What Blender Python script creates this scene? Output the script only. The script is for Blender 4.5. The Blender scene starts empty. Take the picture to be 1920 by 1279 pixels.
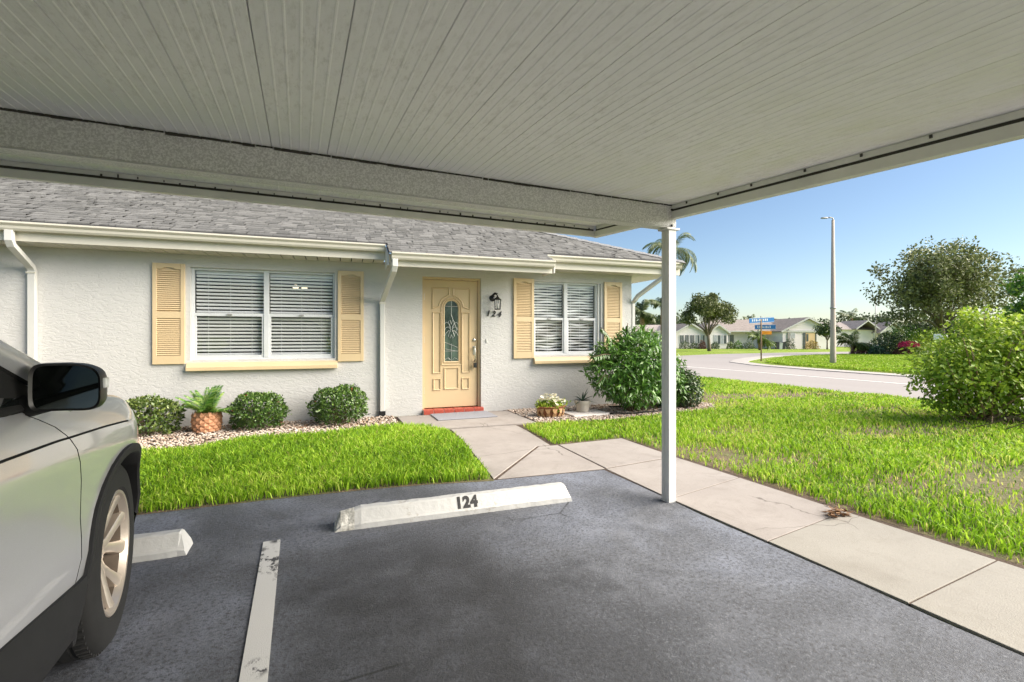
import bpy, bmesh, math, random
import numpy as np
from mathutils import Vector, Matrix, Euler

random.seed(11)
RNG = np.random.default_rng(11)
R = math.radians
sc = bpy.context.scene
COL = sc.collection

# ------------------------------------------------------------------ camera
CAM_H, FPX, YAW = 1.2, 891.0, math.atan(399 / 891.0)
cam_d = bpy.data.cameras.new('camera'); cam = bpy.data.objects.new('camera', cam_d); COL.objects.link(cam)
cam.location = (0, 0, CAM_H); cam.rotation_euler = (R(90), 0, -YAW)
cam_d.sensor_width = 36.0; cam_d.lens = 36.0 * FPX / 1920.0
cam_d.shift_y = -9.5 / 1920.0
cam_d.clip_start = 0.03; cam_d.clip_end = 2000.0
sc.camera = cam

# ------------------------------------------------------------------ sky, sun, exposure
SUN_EL, SUN_AZ = R(35), R(119)          # azimuth clockwise from +Y (the house side)
world = bpy.data.worlds.new('World'); sc.world = world; world.use_nodes = True
wn = world.node_tree.nodes; wl = world.node_tree.links; wn.clear()
sky = wn.new('ShaderNodeTexSky'); sky.sky_type = 'NISHITA'; sky.sun_disc = False
sky.sun_elevation = SUN_EL; sky.sun_rotation = SUN_AZ
sky.air_density = 1.0; sky.dust_density = 0.5; sky.ozone_density = 2.5; sky.altitude = 0
bg = wn.new('ShaderNodeBackground'); bg.inputs['Strength'].default_value = 0.05
wo = wn.new('ShaderNodeOutputWorld')
wl.new(sky.outputs[0], bg.inputs['Color']); wl.new(bg.outputs[0], wo.inputs['Surface'])
sun_d = bpy.data.lights.new('sun', 'SUN'); sun = bpy.data.objects.new('sun', sun_d); COL.objects.link(sun)
sun_d.energy = 4.27; sun_d.angle = R(60); sun_d.color = (1.0, 0.91, 0.78)
_sd = Vector((math.sin(SUN_AZ) * math.cos(SUN_EL), math.cos(SUN_AZ) * math.cos(SUN_EL), math.sin(SUN_EL)))
sun.rotation_euler = (-_sd).to_track_quat('-Z', 'Y').to_euler()
sc.view_settings.view_transform = 'Standard'; sc.view_settings.look = 'None'
sc.view_settings.exposure = 1.672; sc.view_settings.gamma = 1.0
try: sc.view_settings.use_curve_mapping = False
except Exception: pass
sc.cycles.max_bounces = 12; sc.cycles.diffuse_bounces = 8; sc.cycles.glossy_bounces = 5
sc.cycles.transmission_bounces = 8; sc.cycles.transparent_max_bounces = 16
sc.cycles.use_denoising = True

# ------------------------------------------------------------------ materials
class NT:
    def __init__(s, name):
        s.m = bpy.data.materials.new(name); s.m.use_nodes = True
        s.t = s.m.node_tree; s.n = s.t.nodes; s.l = s.t.links
        s.b = s.n['Principled BSDF']; s.out = s.n['Material Output']; s._tc = None
    def new(s, typ, **kw):
        nd = s.n.new(typ)
        for k, v in kw.items(): setattr(nd, k, v)
        return nd
    def link(s, a, b): s.l.new(a, b)
    def coord(s):
        if s._tc is None: s._tc = s.n.new('ShaderNodeTexCoord')
        return s._tc.outputs['Object']
    def geo(s): return s.new('ShaderNodeNewGeometry').outputs['Position']
    def noise(s, scale, detail=4, rough=.55, vec=None, stretch=None, dist=0):
        nd = s.new('ShaderNodeTexNoise'); nd.inputs['Scale'].default_value = scale
        nd.inputs['Detail'].default_value = detail; nd.inputs['Roughness'].default_value = rough
        nd.inputs['Distortion'].default_value = dist
        v = vec or s.coord()
        if stretch:
            mp = s.new('ShaderNodeMapping'); mp.inputs['Scale'].default_value = stretch
            s.link(v, mp.inputs['Vector']); v = mp.outputs[0]
        s.link(v, nd.inputs['Vector']); return nd.outputs['Fac']
    def ramp(s, fac, stops):
        nd = s.new('ShaderNodeValToRGB'); e = nd.color_ramp.elements
        while len(e) < len(stops): e.new(0.5)
        for el, (p, c) in zip(e, stops):
            el.position = p; el.color = (c, c, c, 1) if isinstance(c, (int, float)) else (*c, 1)
        s.link(fac, nd.inputs['Fac']); return nd.outputs['Color']
    def mix(s, fac, a, b, mode='MIX'):
        nd = s.new('ShaderNodeMix', data_type='RGBA', blend_type=mode)
        for idx, v in ((0, fac), (6, a), (7, b)):
            if hasattr(v, 'is_output'): s.link(v, nd.inputs[idx])
            elif isinstance(v, (int, float)): nd.inputs[idx].default_value = v if idx == 0 else (v, v, v, 1)
            else: nd.inputs[idx].default_value = (*v, 1)
        return nd.outputs[2]
    def bump(s, height, dist=.005, strength=1.0):
        nd = s.new('ShaderNodeBump'); nd.inputs['Distance'].default_value = dist
        nd.inputs['Strength'].default_value = strength
        s.link(height, nd.inputs['Height']); s.link(nd.outputs[0], s.b.inputs['Normal'])
    def set(s, **kw):
        for k, v in kw.items():
            k = k.replace('_', ' ')
            i = s.b.inputs[k]
            if hasattr(v, 'is_output'): s.link(v, i)
            elif isinstance(v, tuple) and len(v) == 3: i.default_value = (*v, 1)
            else: i.default_value = v
        return s.m

def plain(name, col, rough=.6, var=.12, scale=6, bump=0, bscale=60, metal=0, **kw):
    t = NT(name)
    a = tuple(max(0, c * (1 - var)) for c in col); b = tuple(min(1, c * (1 + var)) for c in col)
    c = t.ramp(t.noise(scale, 5), [(.3, a), (.7, b)])
    t.set(Base_Color=c, Roughness=rough, Metallic=metal, **kw)
    if bump: t.bump(t.noise(bscale, 4), bump)
    return t.m

def leafmat(name, stops, rough=.5, trans=.25, spec=.4, big=0.0):
    """leaf colours vary leaf by leaf (attribute rnd); some light passes through"""
    t = NT(name)
    at = t.new('ShaderNodeAttribute', attribute_name='rnd')
    c = t.ramp(at.outputs['Fac'], stops)
    if big: c = t.mix(big, c, t.ramp(t.noise(1.1, 3), [(.35, .45), (.65, 1.0)]), 'MULTIPLY')
    t.set(Base_Color=c, Roughness=rough, Specular_IOR_Level=spec)
    tr = t.new('ShaderNodeBsdfTranslucent'); t.link(c, tr.inputs['Color'])
    mx = t.new('ShaderNodeMixShader'); mx.inputs[0].default_value = trans
    t.link(t.b.outputs[0], mx.inputs[1]); t.link(tr.outputs[0], mx.inputs[2]); t.link(mx.outputs[0], t.out.inputs['Surface'])
    return t.m

def glassmat(name, tint=(1, 1, 1), ior=1.5, rough=0.0, trans=(.96, .97, .97)):
    t = NT(name); t.n.remove(t.b)
    tb = t.new('ShaderNodeBsdfTransparent'); tb.inputs[0].default_value = (*trans, 1)
    gb = t.new('ShaderNodeBsdfGlossy'); gb.inputs['Roughness'].default_value = rough; gb.inputs[0].default_value = (*tint, 1)
    lw = t.new('ShaderNodeLayerWeight'); lw.inputs[0].default_value = .5          # same reflectance from both sides of a thin pane
    pw = t.new('ShaderNodeMath', operation='POWER'); pw.inputs[1].default_value = 4.0; t.link(lw.outputs['Facing'], pw.inputs[0])
    ma = t.new('ShaderNodeMath', operation='MULTIPLY_ADD'); ma.inputs[1].default_value = .8; ma.inputs[2].default_value = .045; t.link(pw.outputs[0], ma.inputs[0])
    mx = t.new('ShaderNodeMixShader'); t.link(ma.outputs[0], mx.inputs[0])
    t.link(tb.outputs[0], mx.inputs[1]); t.link(gb.outputs[0], mx.inputs[2]); t.link(mx.outputs[0], t.out.inputs['Surface'])
    return t.m

M = {}
def make_materials():
    # stucco: trowelled texture
    t = NT('stucco')
    c = t.ramp(t.noise(1.3, 6), [(.3, (.52, .513, .50)), (.7, (.565, .557, .54))])
    t.set(Base_Color=c, Roughness=.85)
    h1 = t.noise(9, 5, .6, stretch=(1, 1, 2.2), dist=1.6); h2 = t.noise(45, 3)
    r1 = t.ramp(h1, [(.45, 0.0), (.53, 1.0)])
    t.bump(t.mix(.75, h2, r1), .007, .42); M['stucco'] = t.m
    M['cream'] = plain('cream_paint', (.60, .57, .485), .4, .04, 2.5, .0015, 14)
    M['white_trim'] = plain('white_trim_paint', (.58, .575, .55), .4, .04, 3)
    M['tan'] = plain('tan_paint', (.62, .48, .29), .45, .05, 3, .001, 60)
    M['door_tan'] = plain('door_paint', (.60, .46, .275), .38, .04, 2)
    M['frame'] = plain('window_frame_paint', (.58, .60, .61), .4, .05, 5)
    M['slat'] = plain('blind_slat', (.80, .81, .82), .45, .03, 2.5)
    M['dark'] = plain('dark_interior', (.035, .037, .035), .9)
    M['glass'] = glassmat('window_glass')
    M['black'] = plain('black_metal', (.012, .012, .013), .4)
    M['chrome'] = plain('chrome', (.75, .74, .72), .22, .04, metal=1.0)
    M['nickel'] = plain('nickel', (.62, .60, .56), .3, .05, metal=1.0)
    t = NT('red_brick_paint')
    t.set(Base_Color=t.ramp(t.noise(22, 4), [(.3, (.36, .055, .035)), (.7, (.46, .09, .055))]), Roughness=.45); t.bump(t.noise(70, 3), .002); M['brick'] = t.m
    M['mortar'] = plain('mortar', (.6, .52, .46), .9)
    t = NT('door_glass')
    t.set(Base_Color=t.ramp(t.noise(7, 4, stretch=(1, 1, .5)), [(.35, (.015, .03, .025)), (.7, (.10, .15, .12))]), Roughness=.12)
    t.bump(t.noise(40, 2), .002); M['door_glass'] = t.m
    M['came'] = plain('lead_came', (.52, .54, .52), .4, metal=.6)
    # shingles
    t = NT('asphalt_shingle'); at = t.new('ShaderNodeAttribute', attribute_name='rnd')
    c = t.ramp(at.outputs['Fac'], [(0, (.115, .115, .114)), (.5, (.16, .159, .157)), (1, (.205, .203, .20))])
    c = t.mix(.55, c, t.ramp(t.noise(38, 5, .75, stretch=(.5, 1, 1)), [(.32, .4), (.68, 1.0)]), 'MULTIPLY')
    t.set(Base_Color=c, Roughness=.92); t.bump(t.noise(180, 2), .003); M['shingle'] = t.m
    # carport pan roof: white enamel with mildew speckle
    t = NT('carport_panel')
    n1 = t.noise(1.1, 4, stretch=(1.4, .8, 1)); n2 = t.noise(34, 6, .8, stretch=(1.3, .35, 1)); n3 = t.noise(90, 3)
    c = t.ramp(n1, [(.3, (.88, .88, .89)), (.7, (.92, .915, .915))])
    msk = t.mix(1.0, t.ramp(n2, [(.50, 0.0), (.62, 1.0)]), t.ramp(t.noise(.9, 3), [(.40, .12), (.60, 1.0)]), 'MULTIPLY')
    sp = t.new('ShaderNodeSeparateXYZ'); t.link(t.geo(), sp.inputs[0])
    mr = t.new('ShaderNodeMapRange'); mr.inputs[1].default_value = 1.0; mr.inputs[2].default_value = 2.2; t.link(sp.outputs[0], mr.inputs[0])
    c = t.mix(msk, c, (.76, .755, .745))
    gm = t.mix(1.0, t.ramp(t.noise(2.3, 4), [(.42, 0.0), (.66, .4)]), mr.outputs[0], 'MULTIPLY')
    c = t.mix(gm, c, (.72, .75, .55))
    t.set(Base_Color=c, Roughness=.5); t.bump(n3, .0006); M['panel'] = t.m
    # beam: stippled enamel with algae film
    t = NT('carport_beam_paint')
    n = t.noise(120, 4, .75); big = t.noise(.9, 3)
    m2 = t.mix(1.0, t.ramp(n, [(.42, 0.0), (.56, 1.0)]), t.ramp(big, [(.25, .75), (.7, 1.0)]), 'MULTIPLY')
    t.set(Base_Color=t.mix(m2, (.74, .74, .73), (.46, .46, .45)), Roughness=.55); t.bump(n, .0012); M['beam'] = t.m
    M['post'] = plain('post_paint', (.56, .56, .555), .4, .05, 5)
    M['fascia'] = plain('fascia_paint', (.66, .66, .62), .45, .08, 5, .001, 30)
    M['grime_and_shade'] = plain('grime_and_shade', (.05, .048, .04), .9)  # dirt, and the painted shade of the roof edge slots
    # asphalt: worn seal coat
    t = NT('asphalt')
    big = t.noise(.85, 5, .6, dist=.6); med = t.noise(5.5, 5, .65); fine = t.noise(55, 5, .8); grit = t.noise(110, 4, .8)
    c = t.ramp(big, [(.32, (.058, .062, .072)), (.48, (.120, .128, .150)), (.66, (.205, .225, .28))])
    c = t.mix(.55, c, t.ramp(med, [(.32, .42), (.68, 1.0)]), 'MULTIPLY')
    c = t.mix(t.ramp(grit, [(.54, 0.0), (.64, .6)]), c, (.32, .33, .36))
    c = t.mix(t.ramp(fine, [(.51, 0.0), (.58, .72)]), c, (.035, .035, .039))
    scuff = t.mix(1.0, t.ramp(t.noise(2.3, 6, .7), [(.55, 0.0), (.75, .5)]), t.ramp(fine, [(.4, .2), (.6, 1.0)]), 'MULTIPLY')
    c = t.mix(scuff, c, (.30, .315, .36))
    sp = t.new('ShaderNodeSeparateXYZ'); t.link(t.geo(), sp.inputs[0])
    wob = t.noise(1.3, 4, .6)
    def band(axis, lo, hi, soft):
        ad = t.new('ShaderNodeMath', operation='MULTIPLY_ADD'); ad.inputs[1].default_value = 1.3; ad.inputs[2].default_value = -.65; t.link(wob, ad.inputs[0])
        sm = t.new('ShaderNodeMath', operation='ADD'); t.link(sp.outputs[axis], sm.inputs[0]); t.link(ad.outputs[0], sm.inputs[1])
        a_ = t.new('ShaderNodeMapRange', interpolation_type='SMOOTHSTEP'); a_.inputs[1].default_value = lo - soft; a_.inputs[2].default_value = lo + soft; t.link(sm.outputs[0], a_.inputs[0])
        b_ = t.new('ShaderNodeMapRange', interpolation_type='SMOOTHSTEP'); b_.inputs[1].default_value = hi + soft; b_.inputs[2].default_value = hi - soft; t.link(sm.outputs[0], b_.inputs[0])
        m_ = t.new('ShaderNodeMath', operation='MULTIPLY'); t.link(a_.outputs[0], m_.inputs[0]); t.link(b_.outputs[0], m_.inputs[1]); return m_.outputs[0]
    # oil and tyre staining down the middle of the bay
    st = t.mix(1.0, band(0, -.15, 1.15, .35), band(1, -1.5, 2.75, .3), 'MULTIPLY')
    st = t.mix(1.0, st, t.ramp(t.noise(2.6, 5, .7), [(.3, .45), (.62, 1.0)]), 'MULTIPLY')
    c = t.mix(st, c, t.mix(.84, c, (.02, .02, .022)))
    vo = t.new('ShaderNodeTexVoronoi', feature='DISTANCE_TO_EDGE'); vo.inputs['Scale'].default_value = 1.1
    wv = t.mix(.12, t.coord(), t.new('ShaderNodeTexNoise').outputs['Color']); t.link(wv, vo.inputs['Vector'])
    crk = t.mix(1.0, t.ramp(vo.outputs['Distance'], [(.003, 1.0), (.008, 0.0)]), t.ramp(t.noise(.8, 3), [(.56, 0.0), (.60, .8)]), 'MULTIPLY')
    c = t.mix(crk, c, (.012, .012, .012))
    t.set(Base_Color=c, Roughness=t.ramp(med, [(.3, .62), (.7, .85)])); t.bump(t.mix(.5, fine, grit), .006, .9); M['asphalt'] = t.m
    t = NT('road_surface')
    c = t.ramp(t.noise(.35, 5, stretch=(1, .15, 1)), [(.3, (.25, .228, .222)), (.7, (.30, .277, .268))])
    c = t.mix(t.ramp(t.noise(9, 4), [(.45, 0.0), (.7, .35)]), c, (.22, .20, .195))
    t.set(Base_Color=c, Roughness=.9); M['road'] = t.m
    def concrete(name, a, b, stain):
        t = NT(name)
        c = t.ramp(t.noise(1.7, 6, .6), [(.3, a), (.7, b)])
        c = t.mix(t.ramp(t.noise(.9, 5, .7), [(.52, 0.0), (.75, .45)]), c, stain)
        c = t.mix(t.ramp(t.noise(75, 4, .8), [(.56, 0.0), (.68, .5)]), c, (.2, .165, .145))
        c = t.mix(t.ramp(t.noise(4.5, 6, .75, dist=.8), [(.50, 0.0), (.72, .38)]), c, stain)
        vo = t.new('ShaderNodeTexVoronoi', feature='DISTANCE_TO_EDGE'); vo.inputs['Scale'].default_value = .9
        wn_ = t.new('ShaderNodeTexNoise'); wn_.inputs['Scale'].default_value = 6
        t.link(t.mix(.10, t.coord(), wn_.outputs['Color']), vo.inputs['Vector'])
        crk = t.mix(1.0, t.ramp(vo.outputs['Distance'], [(.0015, .8), (.004, 0.0)]), t.ramp(t.noise(.7, 2), [(.55, 0.0), (.58, 1.0)]), 'MULTIPLY')
        c = t.mix(crk, c, (.08, .065, .055))
        t.set(Base_Color=c, Roughness=.88); t.bump(t.noise(160, 4), .002); return t.m
    M['conc_old'] = concrete('old_pinkish_concrete', (.262, .235, .217), (.32, .292, .272), (.165, .142, .125))
    M['conc_new'] = concrete('cream_concrete', (.25, .235, .208), (.285, .27, .24), (.185, .168, .14))
    M['kerb'] = plain('kerb_concrete', (.36, .335, .315), .9, .08, 3)
    t = NT('soil_and_thatch')
    c = t.ramp(t.noise(24, 6, .8), [(.32, (.08, .055, .035)), (.5, (.17, .12, .075)), (.68, (.27, .20, .13))])
    c = t.mix(t.ramp(t.noise(1.2, 4), [(.44, 0.0), (.58, .5)]), c, (.10, .14, .03))
    t.set(Base_Color=c, Roughness=.95); t.bump(t.noise(50, 4, .7), .02); M['soil'] = t.m
    t = NT('distant_lawn')
    c = t.ramp(t.noise(.33, 6, .65, stretch=(1, 1, 1)), [(.3, (.17, .27, .025)), (.5, (.23, .33, .04)), (.68, (.34, .35, .11))])
    c = t.mix(.5, c, t.ramp(t.noise(9, 5, .7), [(.3, .45), (.7, 1.0)]), 'MULTIPLY')
    t.set(Base_Color=c, Roughness=.9, Specular_IOR_Level=.15); t.bump(t.noise(14, 5, .75), .08); M['lawn_far'] = t.m
    M['soil_dark'] = plain('dark_soil', (.075, .05, .035), .95, .4, 14, .01, 60)
    t = NT('worn_road_paint')
    n = t.noise(22, 6, .75, stretch=(1, .6, 1)); n2 = t.noise(2.4, 3)
    wear = t.mix(1.0, t.ramp(n, [(.50, 0.0), (.55, 1.0)]), t.ramp(n2, [(.53, 0.0), (.60, 1.0)]), 'MULTIPLY')
    t.set(Base_Color=t.mix(wear, (.55, .545, .53), (.045, .045, .05)), Roughness=.7); t.bump(t.noise(300, 2), .002); M['paint'] = t.m
    t = NT('wheel_stop_paint')
    n = t.noise(7, 6, .75); chips = t.ramp(n, [(.60, 0.0), (.64, 1.0)])
    c = t.mix(t.ramp(t.noise(2.5, 5, .7), [(.45, 0.0), (.75, .35)]), (.52, .52, .51), (.37, .36, .345))
    c = t.mix(chips, c, (.40, .38, .35))
    t.set(Base_Color=c, Roughness=.55); t.bump(t.mix(.5, t.noise(25, 5), n), .006); M['stop'] = t.m
    t = NT('broken_concrete'); t.set(Base_Color=t.ramp(t.noise(16, 5, .7), [(.35, (.30, .29, .26)), (.65, (.68, .67, .63))]), Roughness=.9); t.bump(t.noise(30, 5), .012); M['broken'] = t.m
    M['ink'] = plain('black_lettering', (.018, .018, .02), .6)
    M['mat_grey'] = plain('doormat_weave', (.25, .255, .285), .95, .18, 130, .003, 200)
    # vegetation
    M['grass'] = leafmat('grass_blades', [(0, (.07, .15, .012)), (.35, (.21, .40, .02)), (.7, (.36, .56, .035)), (.9, (.50, .66, .08)), (1, (.52, .42, .19))], .5, .42, .25)
    M['grass_far'] = leafmat('far_grass_blades', [(0, (.2, .34, .02)), (.6, (.33, .5, .035)), (1, (.5, .5, .14))], .55, .3, .2)
    M['box_leaf'] = leafmat('clipped_shrub_leaves', [(0, (.035, .08, .016)), (.55, (.08, .155, .028)), (.92, (.17, .27, .055)), (1, (.30, .07, .035))], .32, .15, .5)
    M['box_leaf2'] = leafmat('clipped_shrub_leaves_lighter', [(0, (.04, .075, .015)), (.5, (.10, .16, .032)), (1, (.26, .31, .08))], .32, .18, .5)
    M['big_leaf'] = leafmat('glossy_shrub_leaves', [(0, (.04, .10, .015)), (.5, (.09, .21, .028)), (.85, (.18, .34, .05)), (1, (.32, .42, .09))], .3, .2, .5)
    M['dark_leaf'] = leafmat('dark_shrub_leaves', [(0, (.03, .06, .02)), (.7, (.07, .12, .035)), (1, (.16, .2, .06))], .35, .15, .5)
    M['lime_leaf'] = leafmat('lime_shrub_leaves', [(0, (.10, .18, .02)), (.4, (.24, .38, .035)), (.8, (.42, .54, .06)), (1, (.56, .62, .13))], .42, .38, .35)
    M['oak_leaf'] = leafmat('oak_leaves', [(0, (.05, .07, .025)), (.5, (.12, .145, .05)), (1, (.24, .26, .11))], .5, .15, .3)
    M['oak_leaf2'] = leafmat('oak_leaves_olive', [(0, (.07, .088, .032)), (.5, (.165, .19, .07)), (1, (.33, .35, .17))], .5, .15, .3)
    M['palm_leaf'] = leafmat('palm_leaves', [(0, (.05, .08, .025)), (.6, (.10, .14, .045)), (1, (.22, .24, .11))], .45, .2, .35)
    M['date_leaf'] = leafmat('date_palm_leaves', [(0, (.06, .10, .02)), (.6, (.14, .21, .04)), (1, (.26, .30, .08))], .45, .25, .35)
    M['tree_line'] = leafmat('treeline_leaves', [(0, (.04, .06, .03)), (.6, (.08, .11, .055)), (1, (.13, .16, .08))], .6, .1, .2)
    M['fern_leaf'] = leafmat('fern_leaves', [(0, (.045, .13, .02)), (.6, (.13, .30, .04)), (1, (.36, .46, .12))], .45, .25, .35)
    M['agave_leaf'] = leafmat('agave_leaves', [(0, (.035, .075, .04)), (1, (.09, .16, .09))], .4, .08, .4)
    M['pink_leaf'] = leafmat('bougainvillea_bracts', [(0, (.35, .01, .07)), (1, (.62, .05, .17))], .6, .3, .2)
    M['red_leaf'] = leafmat('reddish_leaves', [(0, (.07, .022, .018)), (1, (.16, .07, .045))], .5, .2, .3)
    M['yellow_leaf'] = leafmat('croton_leaves', [(0, (.10, .10, .02)), (1, (.45, .30, .05))], .5, .2, .3)
    M['petal'] = leafmat('cream_petals', [(0, (.62, .55, .36)), (.5, (.80, .76, .62)), (1, (.85, .84, .78))], .6, .2, .3)
    M['dead_leaf'] = leafmat('fallen_leaf', [(0, (.11, .055, .03)), (.6, (.26, .15, .075)), (1, (.45, .30, .17))], .8, .1, .2)
    t = NT('pebbles'); at = t.new('ShaderNodeAttribute', attribute_name='rnd')
    t.set(Base_Color=t.ramp(at.outputs['Fac'], [(0, (.13, .08, .055)), (.3, (.32, .235, .17)), (.6, (.44, .355, .295)), (1, (.58, .52, .46))]), Roughness=.7); M['pebble'] = t.m
    t = NT('bark'); t.set(Base_Color=t.ramp(t.noise(9, 5, .7, stretch=(1, 1, .25)), [(.3, (.10, .08, .06)), (.7, (.25, .21, .165))]), Roughness=.95); t.bump(t.noise(14, 5), .03); M['bark'] = t.m
    M['stem'] = plain('shrub_stem', (.16, .11, .075), .9, .3, 20)
    M['stem_pale'] = plain('pale_shrub_stem', (.33, .22, .13), .9, .3, 20)
    t = NT('palm_trunk'); t.set(Base_Color=t.ramp(t.noise(4, 4, stretch=(1, 1, 5)), [(.35, (.22, .13, .085)), (.65, (.40, .27, .19))]), Roughness=.95); t.bump(t.noise(8, 3, stretch=(1, 1, 5)), .03); M['palm_trunk'] = t.m
    M['terracotta'] = plain('terracotta', (.56, .28, .155), .7, .15, 14, .001, 60)
    M['basket'] = plain('woven_basket', (.27, .11, .05), .8, .3, 22, .006, 45)
    M['pot_grey'] = plain('grey_pot', (.42, .38, .33), .6, .06, 5)
    M['slab'] = plain('pale_slab', (.62, .58, .55), .9, .1, 5, .001, 90)
    # car
    t = NT('silver_paint')
    t.set(Base_Color=t.ramp(t.noise(900, 1), [(.4, (.56, .56, .58)), (.6, (.63, .63, .65))]), Roughness=.3, Metallic=.42, Coat_Weight=1.0, Coat_Roughness=.03); M['silver'] = t.m
    M['cladding'] = plain('black_cladding', (.009, .009, .010), .7, .2, 20, .0004, 600)
    M['tyre'] = plain('tyre_rubber', (.010, .010, .010), .8, .25, 15)
    M['gap_crease_black'] = plain('shut_line_and_crease', (.006, .006, .006), .9)  # also paints the shade line of the side crease
    M['rim'] = plain('rim_alloy', (.64, .56, .48), .36, .10, 6, metal=.7)
    M['rim_dusty'] = plain('rim_barrel', (.13, .10, .075), .6, .3, 7, metal=.3)
    M['disc'] = plain('brake_disc', (.20, .13, .09), .5, .3, 12, metal=.6)
    t = NT('car_glass'); t.set(Base_Color=(.010, .012, .012), Roughness=.03, Specular_IOR_Level=.6); M['carglass'] = t.m
    t = NT('mirror_glass'); t.set(Base_Color=(.07, .08, .075), Roughness=.03, Metallic=1.0); M['mirror'] = t.m
    t = NT('gloss_black'); t.set(Base_Color=(.008, .008, .009), Roughness=.38); M['gloss_black'] = t.m
    M['lamp_clear'] = plain('lamp_lens', (.80, .80, .78), .15, .1, 90)
    M['red_lens'] = plain('tail_lens', (.35, .01, .012), .15)
    # background
    M['bg_wall'] = plain('far_house_wall', (.86, .80, .80), .85, .04, 1)
    M['bg_roof'] = plain('far_house_roof', (.235, .20, .182), .9, .2, 3, .02, 30)
    M['bg_roof2'] = plain('far_house_roof_pinkish', (.30, .262, .245), .9, .15, 3, .02, 30)
    M['bg_glass'] = plain('far_window_glass', (.10, .115, .125), .15, .3, 2)
    M['curtain'] = plain('curtain', (.46, .48, .50), .8, .15, 3)
    M['porch'] = plain('porch_wall', (.72, .52, .30), .8, .08, 1)
    M['pole_conc'] = plain('lamp_pole_concrete', (.44, .38, .33), .85, .08, 3)
    M['galv'] = plain('galvanised_metal', (.34, .33, .32), .5, .1, 8, metal=.4)
    M['wood'] = plain('sign_post_wood', (.24, .16, .10), .85, .15, 8)
    M['sign_blue'] = plain('sign_blue', (.025, .20, .52), .45, .04)
    M['sign_white'] = plain('sign_white', (.80, .82, .84), .45, .03)
    M['sign_orange'] = plain('sign_orange', (.80, .30, .015), .45, .04)
    M['bin_dark'] = plain('dark_bin', (.035, .04, .05), .5, .1)
    M['bin_grey'] = plain('pale_utility_box', (.52, .55, .58), .5, .08)
make_materials()
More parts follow.
